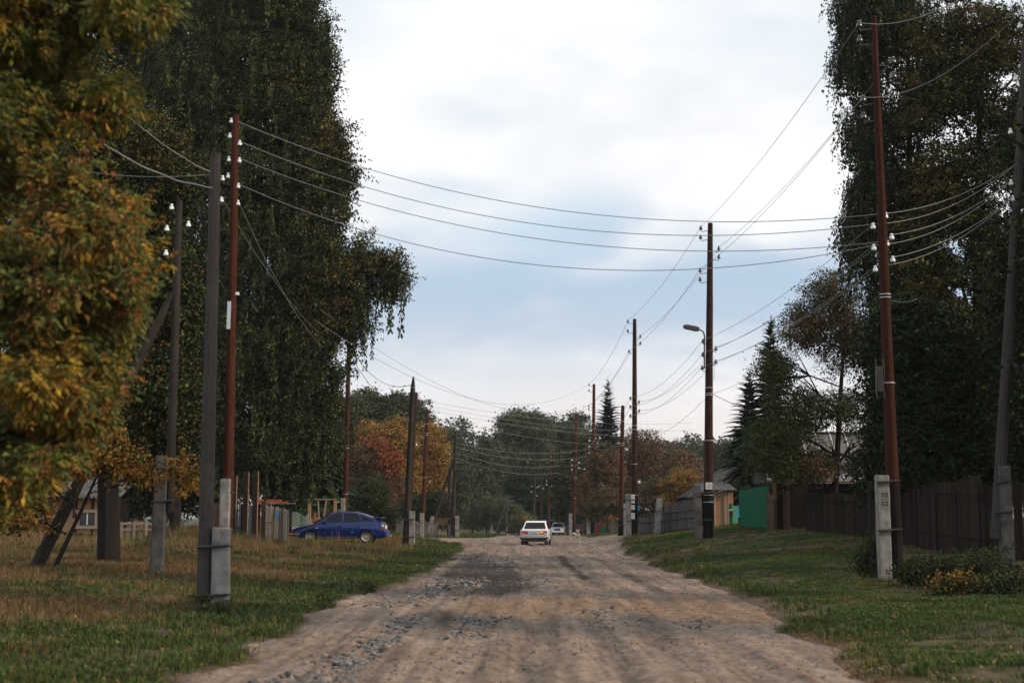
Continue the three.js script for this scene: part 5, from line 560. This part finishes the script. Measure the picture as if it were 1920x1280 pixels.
  { const d = 126, b = onG(1150, d), g = thing('grey_hut', 'small grey far hut with orange gable by the slim orange brown pole', 'hut', b); for (let i = 0; i < 4; i++) { const m = part('plank', boards[i % 3], B.grey[i % 3], g); m.scale.set(0.2, 1.3, 0.04); m.position.set(-0.5 + i * 0.21, 0.65, 0); } const o = part('gable', unit, B.orange[1], g); o.scale.set(1.3, 0.4, 0.05); o.position.set(0.1, 1.5, 0); const gs = part('green_sheet', unit, B.green, g); gs.scale.set(0.5, 1.1, 0.04); gs.position.set(0.6, 0.55, 0.02); }
}
// ------------------------------------------------------------------ cars
const CARM = { white: phys([0.74, 0.76, 0.76], 0.35, { clearcoat: 0.7, clearcoatRoughness: 0.15 }), blue: phys([0.002, 0.017, 0.115], 0.35, { clearcoat: 0.5, clearcoatRoughness: 0.08, specularIntensity: 0.5 }), silver: phys([0.22, 0.24, 0.27], 0.35, { clearcoat: 0.7, metalness: 0.2 }), glass: phys([0.010, 0.011, 0.016], 0.05, { specularIntensity: 0.4 }), glassClear: phys([0.9, 0.95, 0.93], 0.02, { transmission: 1, thickness: 0 }), rubber: std([0.022, 0.021, 0.02], 0.9), trim: std([0.022, 0.022, 0.024], 0.6), chrome: std([0.6, 0.6, 0.6], 0.25, { metalness: 1 }), rim: std([0.42, 0.42, 0.42], 0.45, { metalness: 0.6 }), redLens: phys([0.45, 0.018, 0.012], 0.2, { clearcoat: 1 }), amber: phys([0.6, 0.16, 0.02], 0.2, { clearcoat: 1 }), lit: new THREE.MeshStandardMaterial({ color: col(0.8, 0.25, 0.04), emissive: col(1, 0.30, 0.05), emissiveIntensity: 0.9 }), clearLens: phys([0.75, 0.77, 0.76], 0.15, { clearcoat: 1 }), plate: std([0.72, 0.72, 0.70], 0.6), mud: std([0.16, 0.12, 0.09], 0.95), seat: std([0.03, 0.03, 0.034], 0.9) };
function extr(pts, width, hw, bevel = 0.05, arches = []) { // side outline (z, y) extruded across x; hw(y) = half width at that height
  const s = new THREE.Shape(); pts.forEach((p, i) => i ? s.lineTo(p[0], p[1]) : s.moveTo(p[0], p[1])); s.closePath(); void arches;
  const g = new THREE.ExtrudeGeometry(s, { depth: width - 2 * bevel, bevelEnabled: true, bevelSize: bevel, bevelOffset: -bevel, bevelThickness: bevel, bevelSegments: 4, curveSegments: 8 }); g.translate(0, 0, -(width - 2 * bevel) / 2);
  const p = g.attributes.position; for (let i = 0; i < p.count; i++) { const z = p.getX(i), y = p.getY(i), x = -p.getZ(i); p.setXYZ(i, x / (width / 2) * hw(y, z), y, z); } g.deleteAttribute('uv'); g.deleteAttribute('normal'); g.computeVertexNormals(); return toCreasedNormals(g, 0.7); }
const arch = (c, r, y0, n = 9) => { const a = []; for (let i = 0; i <= n; i++) { const t = Math.PI * i / n; a.push([c - Math.cos(t) * r, y0 + Math.sin(t) * r]); } return a; };
function sidePanel(parent, name, pts, hw, s, mat, off = 0.006, label) { // thin plate following the flank
  const sh = new THREE.Shape(); pts.forEach((p, i) => i ? sh.lineTo(p[0], p[1]) : sh.moveTo(p[0], p[1])); const g = new THREE.ExtrudeGeometry(sh, { depth: 0.012, bevelEnabled: false }); const p = g.attributes.position; for (let i = 0; i < p.count; i++) { const z = p.getX(i), y = p.getY(i), t = p.getZ(i); p.setXYZ(i, s * (hw(y, z) - 0.006 + off + t), y, z); } g.computeVertexNormals(); return part(name, g, mat, parent, label); }
function wheels(car, wb0, wb1, track, r) { for (const z of [wb0, wb1]) for (const s of [-1, 1]) { const w = new THREE.Group(); w.name = 'wheel'; w.position.set(s * track, r, z); car.add(w);
  const ty = new THREE.LatheGeometry([[r * 0.62, -0.085], [r * 0.9, -0.09], [r * 0.985, -0.07], [r, -0.03], [r, 0.03], [r * 0.985, 0.07], [r * 0.9, 0.09], [r * 0.62, 0.085]].map((p) => new THREE.Vector2(...p)), 28); ty.rotateZ(Math.PI / 2); part('tyre', ty, CARM.rubber, w);
  const rim = new THREE.LatheGeometry([[0.001, 0.06], [r * 0.16, 0.062], [r * 0.2, 0.04], [r * 0.5, 0.05], [r * 0.58, 0.082], [r * 0.64, 0.085], [r * 0.64, -0.085]].map((p) => new THREE.Vector2(...p)), 24); rim.rotateZ(-s * Math.PI / 2); part('rim', rim, CARM.rim, w); const hg = []; for (let k = 0; k < 8; k++) { const h = new THREE.CylinderGeometry(r * 0.07, r * 0.07, 0.012, 8); h.rotateZ(Math.PI / 2); h.translate(s * 0.05, Math.cos(k * 0.785) * r * 0.38, Math.sin(k * 0.785) * r * 0.38); hg.push(h); } part('vent_holes', mergeGeometries(hg), CARM.trim, w); } }
function saloon(label, pos, yaw, paint, lit) {
  const g = thing('saloon_car', label, 'car', pos); g.rotation.y = yaw;
  const HL = 0.80, bot = 0.30, low = (y) => y < 0.5 ? mix(0.755, HL, clamp((y - bot) / 0.2)) : y > 0.86 ? mix(HL, 0.745, clamp((y - 0.86) / 0.12)) : HL;
  part('body', extr([[2.02, bot], ...[...arch(1.22, 0.36, bot)].reverse(), ...[...arch(-1.2, 0.36, bot)].reverse(), [-1.98, bot], [-2.06, 0.42], [-2.05, 0.8], [-1.95, 0.86], [-0.86, 0.95], [1.28, 0.96], [1.92, 0.945], [2.03, 0.91], [2.05, 0.5]], 1.6, low, 0.05), paint, g);
  const cab = (y) => mix(0.745, 0.575, clamp((y - 0.93) / 0.5)); part('cabin', extr([[1.36, 0.92], [0.86, 1.385], [0.66, 1.43], [-0.2, 1.44], [-0.38, 1.41], [-0.92, 0.92]], 1.5, cab, 0.05), paint, g);
  const rw = new THREE.BufferGeometry(); const q = (z, y, k, s) => [s * (cab(y) - k), y, z]; const zAt = (y) => mix(1.36, 0.86, (y - 0.92) / 0.465) + 0.012; rw.setAttribute('position', new THREE.Float32BufferAttribute([...q(zAt(0.985), 0.985, 0.09, -1), ...q(zAt(0.985), 0.985, 0.09, 1), ...q(zAt(1.345), 1.345, 0.075, 1), ...q(zAt(1.345), 1.345, 0.075, -1)], 3)); rw.setIndex([0, 1, 2, 0, 2, 3]); rw.computeVertexNormals(); part('rear_window', rw, CARM.glass, g);
  const ws = new THREE.BufferGeometry(); const zf = (y) => mix(-0.92, -0.38, (y - 0.92) / 0.49) - 0.012; ws.setAttribute('position', new THREE.Float32BufferAttribute([...q(zf(0.98), 0.98, 0.09, -1), ...q(zf(0.98), 0.98, 0.09, 1), ...q(zf(1.36), 1.36, 0.075, 1), ...q(zf(1.36), 1.36, 0.075, -1)], 3)); ws.setIndex([0, 2, 1, 0, 3, 2]); ws.computeVertexNormals(); part('windscreen', ws, CARM.glass, g);
  for (const s of [-1, 1]) { sidePanel(g, 'side_window', [[-0.66, 0.985], [-0.30, 1.35], [0.10, 1.36], [0.10, 0.985]], cab, s, CARM.glass); sidePanel(g, 'side_window', [[0.18, 0.985], [0.18, 1.36], [0.66, 1.35], [0.98, 1.02], [0.95, 0.985]], cab, s, CARM.glass); sidePanel(g, 'side_moulding', [[-1.9, 0.62], [1.95, 0.62], [1.95, 0.645], [-1.9, 0.645]], low, s, CARM.trim); for (const z of [0.0, 0.85]) sidePanel(g, 'door_handle', [[z, 0.80], [z + 0.14, 0.80], [z + 0.14, 0.825], [z, 0.825]], low, s, CARM.chrome, 0.015); sidePanel(g, 'door_gap', [[0.13, 0.36], [0.14, 0.36], [0.14, 0.92], [0.13, 0.92]], low, s, CARM.trim, 0.001);
    const mr = part('wing_mirror', new RoundedBoxGeometry(0.15, 0.1, 0.08, 2, 0.02), CARM.trim, g); mr.position.set(s * 0.86, 1.0, -0.62); const gl = part('mirror_glass', new THREE.BoxGeometry(0.12, 0.075, 0.006), CARM.chrome, mr); gl.position.z = 0.042;
    const tl = part('tail_light', new RoundedBoxGeometry(0.40, 0.17, 0.05, 2, 0.012), CARM.redLens, g); tl.position.set(s * 0.555, 0.775, 2.045); const am = part('indicator_lens', new RoundedBoxGeometry(0.15, 0.085, 0.02, 2, 0.008), s > 0 && lit ? CARM.lit : CARM.redLens, tl); am.position.set(s * -0.115, 0.022, 0.022); const cl = part('reversing_lens', new RoundedBoxGeometry(0.15, 0.05, 0.02, 2, 0.008), CARM.clearLens, tl); cl.position.set(s * 0.09, -0.053, 0.022);
    const hl = part('headlight', new RoundedBoxGeometry(0.36, 0.2, 0.06, 2, 0.02), CARM.clearLens, g); hl.position.set(s * 0.56, 0.68, -2.06); }
  const bp = part('rear_bumper', new RoundedBoxGeometry(1.62, 0.13, 0.17, 3, 0.03), CARM.trim, g); bp.position.set(0, 0.475, 2.09); const ch = part('bumper_strip', new THREE.BoxGeometry(1.5, 0.04, 0.012), CARM.chrome, bp); ch.position.set(0, 0.035, 0.088);
  const fb = part('front_bumper', new RoundedBoxGeometry(1.62, 0.14, 0.16, 3, 0.03), lit ? CARM.trim : CARM.clearLens, g); fb.position.set(0, 0.46, -2.1); const gr = part('grille', new THREE.BoxGeometry(0.7, 0.2, 0.04), CARM.trim, g); gr.position.set(0, 0.68, -2.06);
  const val = part('rear_valance', new RoundedBoxGeometry(1.5, 0.14, 0.08, 2, 0.02), CARM.mud, g); val.position.set(0, 0.35, 2.0); const mf = part('exhaust_pipe', new THREE.CylinderGeometry(0.035, 0.035, 0.3, 10), CARM.trim, g); mf.rotation.x = Math.PI / 2; mf.position.set(-0.35, 0.28, 1.98); const ax = part('rear_axle', new THREE.CylinderGeometry(0.06, 0.06, 1.3, 10), CARM.trim, g); ax.rotation.z = Math.PI / 2; ax.position.set(0, 0.3, 1.22); const fl = part('floor_pan', new THREE.BoxGeometry(1.4, 0.06, 3.6), CARM.trim, g); fl.position.set(0, 0.29, 0);
  const pl = part('number_plate', new THREE.BoxGeometry(0.52, 0.115, 0.012), CARM.plate, g); pl.position.set(0, 0.775, 2.065); for (let i = 0; i < 6; i++) { const m = part('plate_mark', new THREE.BoxGeometry(0.032, 0.06, 0.003), CARM.trim, pl); m.position.set(-0.18 + i * 0.062, 0, 0.008); } const pf = part('plate_recess', new THREE.BoxGeometry(0.62, 0.17, 0.012), CARM.trim, g); pf.position.set(0, 0.775, 2.05); const pp = part('plate_surround', new THREE.BoxGeometry(0.60, 0.15, 0.006), paint, g); pp.position.set(0, 0.775, 2.0575); const bd = part('boot_badge', new THREE.BoxGeometry(0.26, 0.02, 0.006), CARM.chrome, g); bd.position.set(0.5, 0.895, 2.045); const bg = part('boot_gap', new THREE.BoxGeometry(1.35, 0.008, 0.01), CARM.trim, g); bg.position.set(0, 0.58, 2.048);
  wheels(g, 1.22, -1.2, 0.68, 0.3); for (const s of [-1, 1]) { const mfp = part('mud_flap', new THREE.BoxGeometry(0.2, 0.24, 0.012), CARM.trim, g); mfp.position.set(s * 0.68, 0.24, 1.62); } return g;
}
const onRoad = (px, d) => { const p = onG(px, d); p.y = roadY(p.x, d) + hill(p.x, d) * 0.9; return p; };
saloon('white saloon car driving away down the dirt road', onRoad(1006, 84), -0.085, CARM.white, true);
saloon('grey car facing the camera far behind the white saloon', onRoad(1047, 165), Math.PI - 0.1, CARM.silver, false);
{ // blue five-door hatchback seen from its left side
  const b = onG(637, 64.5), g = thing('hatchback_car', 'blue five-door hatchback with rear spoiler parked on the grass', 'car', b); g.rotation.y = Math.PI / 2 - 0.03; const bot = 0.24, low = (y, z) => (y < 0.42 ? mix(0.76, 0.84, clamp((y - bot) / 0.18)) : y > 0.72 ? mix(0.84, 0.76, clamp((y - 0.72) / 0.24)) : 0.84) * (z < -1.5 ? 1 - 0.16 * ((-1.5 - z) / 0.6) ** 2 : z > 1.5 ? 1 - 0.10 * ((z - 1.5) / 0.6) ** 2 : 1);
  part('body', extr([[1.98, bot], ...[...arch(1.27, 0.355, bot)].reverse(), ...[...arch(-1.24, 0.355, bot)].reverse(), [-1.95, bot], [-2.08, 0.34], [-2.1, 0.5], [-2.06, 0.62], [-1.9, 0.71], [-1.5, 0.80], [-0.95, 0.885], [-0.85, 0.93], [1.80, 0.97], [1.98, 0.92], [2.05, 0.68], [2.10, 0.55], [2.09, 0.34]], 1.68, low, 0.06), CARM.blue, g);
  const cab = (y) => mix(0.755, 0.575, clamp((y - 0.9) / 0.5)); part('cabin', extr([[1.86, 0.90], [1.72, 1.06], [1.45, 1.19], [1.05, 1.335], [0.75, 1.40], [0.3, 1.425], [-0.05, 1.41], [-0.28, 1.36], [-1.06, 0.87]], 1.53, cab, 0.05), CARM.blue, g);
  for (const s of [-1, 1]) { sidePanel(g, 'side_window', [[-0.74, 0.965], [-0.20, 1.315], [0.02, 1.345], [0.17, 1.35], [0.17, 0.965]], cab, s, CARM.glass); sidePanel(g, 'side_window', [[0.27, 0.965], [0.27, 1.352], [0.72, 1.335], [0.90, 1.29], [1.05, 0.99], [1.03, 0.965]], cab, s, CARM.glass); sidePanel(g, 'quarter_window', [[1.10, 1.0], [0.98, 1.265], [1.20, 1.20], [1.66, 1.02], [1.6, 0.985]], cab, s, CARM.glass);
    for (const [z0, z1] of [[-0.83, -0.82], [0.215, 0.228], [1.03, 1.04]]) sidePanel(g, 'door_gap', [[z0, z0 > 1 ? 0.62 : 0.32], [z1, z0 > 1 ? 0.62 : 0.32], [z1, 0.9], [z0, 0.9]], low, s, CARM.trim, 0.001); for (const z of [0.02, 0.86]) sidePanel(g, 'door_handle', [[z, 0.80], [z + 0.15, 0.80], [z + 0.15, 0.832], [z, 0.832]], low, s, CARM.trim, 0.02); sidePanel(g, 'sill', [[-0.86, 0.26], [0.9, 0.26], [0.9, 0.32], [-0.86, 0.32]], low, s, CARM.mud, 0.004); sidePanel(g, 'indicator_lens', [[-0.97, 0.68], [-0.86, 0.68], [-0.86, 0.705], [-0.97, 0.705]], low, s, CARM.clearLens, 0.006); sidePanel(g, 'door_emblem', [[0.60, 0.505], [0.74, 0.505], [0.74, 0.525], [0.60, 0.525]], low, s, CARM.chrome, 0.006);
    const mr = part('wing_mirror', new RoundedBoxGeometry(0.2, 0.13, 0.15, 3, 0.04), CARM.trim, g); mr.position.set(s * 0.86, 0.985, -0.62);
    const hl = part('headlight', extr([[-2.07, 0.60], [-1.78, 0.66], [-1.82, 0.74], [-1.98, 0.715]], 0.34, () => 0.17, 0.02), CARM.clearLens, g); hl.position.x = s * 0.535; const tl = part('tail_light', extr([[2.075, 0.62], [1.94, 0.62], [1.95, 0.75], [2.055, 0.75]], 0.34, () => 0.17, 0.015), CARM.redLens, g); tl.position.x = s * 0.60; const up = part('reversing_lens', extr([[2.05, 0.755], [1.95, 0.755], [1.96, 0.83], [2.03, 0.83]], 0.32, () => 0.16, 0.012), CARM.clearLens, g); up.position.x = s * 0.60; }
  const sp = part('spoiler', extr([[1.48, 1.125], [1.90, 1.115], [1.98, 1.14], [1.97, 1.165], [1.56, 1.165]], 1.3, () => 0.65, 0.012), CARM.blue, g); for (const s of [-1, 1]) { const st = part('spoiler_foot', new RoundedBoxGeometry(0.06, 0.14, 0.16, 2, 0.02), CARM.blue, sp); st.position.set(s * 0.52, 1.06, 1.74); }
  const rg = part('rear_window', extr([[1.84, 1.0], [1.62, 1.12], [1.64, 1.14], [1.87, 1.02]], 1.15, () => 0.57, 0.005), CARM.glass, g); void rg; const wsg = part('windscreen', extr([[-1.02, 0.93], [-0.33, 1.345], [-0.35, 1.365], [-1.05, 0.95]], 1.2, (y) => mix(0.68, 0.53, (y - 0.9) / 0.45), 0.005), CARM.glass, g); void wsg;
  const rb = part('rear_bumper', extr([[2.02, 0.33], [2.17, 0.36], [2.18, 0.56], [2.06, 0.58]], 1.62, () => 0.79, 0.03), CARM.blue, g); void rb; const tb = part('tow_bar', new THREE.CylinderGeometry(0.025, 0.025, 0.25, 8), CARM.chrome, g); tb.rotation.x = Math.PI / 2; tb.position.set(0, 0.33, 2.22); const pl = part('number_plate', new THREE.BoxGeometry(0.52, 0.115, 0.012), CARM.plate, g); pl.position.set(0, 0.72, 2.075);
  wheels(g, 1.27, -1.24, 0.72, 0.295); const fl = part('floor_pan', new THREE.BoxGeometry(1.4, 0.06, 3.6), CARM.trim, g); fl.position.set(0, 0.27, 0);
}
{ // small pale dog standing on the road, facing the camera, tail to the left
  const p = onRoad(1083, 86), g = thing('dog', 'small cream dog standing on the road right of the white car', 'dog', p); g.rotation.y = 0.02; g.scale.set(1.4, 1.18, 1.1);
  const bones = [[V(0, 0.40, 0.16), V(0, 0.42, -0.22), 0.105, 0.095], [V(0, 0.37, 0.14), V(0, 0.40, -0.05), 0.115, 0.10], [V(0, 0.44, 0.18), V(0, 0.56, 0.25), 0.075, 0.06], [V(0, 0.58, 0.26), V(0, 0.585, 0.30), 0.072, 0.062], [V(0, 0.565, 0.30), V(0, 0.545, 0.40), 0.042, 0.028], [V(0.045, 0.62, 0.25), V(0.062, 0.70, 0.25), 0.026, 0.01], [V(-0.045, 0.62, 0.25), V(-0.062, 0.70, 0.25), 0.026, 0.01], [V(0, 0.46, -0.28), V(-0.13, 0.47, -0.40), 0.03, 0.035], [V(-0.13, 0.47, -0.40), V(-0.28, 0.42, -0.42), 0.04, 0.025]];
  for (const s of [-1, 1]) { bones.push([V(s * 0.065, 0.36, 0.16), V(s * 0.075, 0.18, 0.15), 0.045, 0.027], [V(s * 0.075, 0.18, 0.15), V(s * 0.075, 0.03, 0.16), 0.026, 0.022], [V(s * 0.075, 0.025, 0.16), V(s * 0.075, 0.022, 0.20), 0.026, 0.022], [V(s * 0.06, 0.38, -0.24), V(s * 0.075, 0.24, -0.20), 0.065, 0.04], [V(s * 0.075, 0.24, -0.20), V(s * 0.075, 0.15, -0.30), 0.036, 0.024], [V(s * 0.075, 0.15, -0.30), V(s * 0.075, 0.03, -0.27), 0.024, 0.021], [V(s * 0.075, 0.025, -0.27), V(s * 0.075, 0.022, -0.23), 0.025, 0.022]); }
  const sd = (q) => { let v = 9; for (const [a, b, ra, rb] of bones) { const ab = b.clone().sub(a), t = clamp(q.clone().sub(a).dot(ab) / ab.lengthSq()), dd = q.distanceTo(a.clone().addScaledVector(ab, t)) - mix(ra, rb, t), k = 0.02, h = clamp(0.5 + 0.5 * (v - dd) / k); v = mix(v, dd, h) - k * h * (1 - h); } return v; };
  const n = 64, mc = new MarchingCubes(n, new THREE.MeshStandardMaterial(), false, false, 60000), S = 0.46; mc.isolation = 0; for (let z = 0; z < n; z++) for (let y = 0; y < n; y++) for (let x = 0; x < n; x++) mc.field[x + y * n + z * n * n] = -sd(V((x - n / 2) / (n / 2) * S, (y - n / 2) / (n / 2) * S + 0.37, (z - n / 2) / (n / 2) * S)); mc.update();
  const cnt = mc.count, bg = new THREE.BufferGeometry(), pp = mc.positionArray.slice(0, cnt * 3), cc = new Float32Array(cnt * 3); for (let i = 0; i < cnt; i++) { const y = pp[i * 3 + 1] * S + 0.37; pp[i * 3] *= S; pp[i * 3 + 1] = y; pp[i * 3 + 2] *= S; const k = sstep(0.42, 0.58, fbm(pp[i * 3] * 9 + 4, y * 7 + pp[i * 3 + 2] * 5, 3)); cc.set([mix(0.78, 0.5, k), mix(0.70, 0.38, k), mix(0.60, 0.27, k)], i * 3); }
  bg.setAttribute('position', new THREE.BufferAttribute(pp, 3)); bg.setAttribute('normal', new THREE.BufferAttribute(mc.normalArray.slice(0, cnt * 3), 3)); bg.setAttribute('color', new THREE.BufferAttribute(cc, 3)); part('body', bg, new THREE.MeshStandardMaterial({ vertexColors: true, roughness: 0.95 }), g);
  const nose = part('nose', new THREE.SphereGeometry(0.016, 8, 6), CARM.trim, g); nose.position.set(0, 0.553, 0.428); for (const s of [-1, 1]) { const e = part('eye', new THREE.SphereGeometry(0.011, 8, 6), CARM.trim, g); e.position.set(s * 0.034, 0.592, 0.352); }
}
renderer.render(scene, camera);
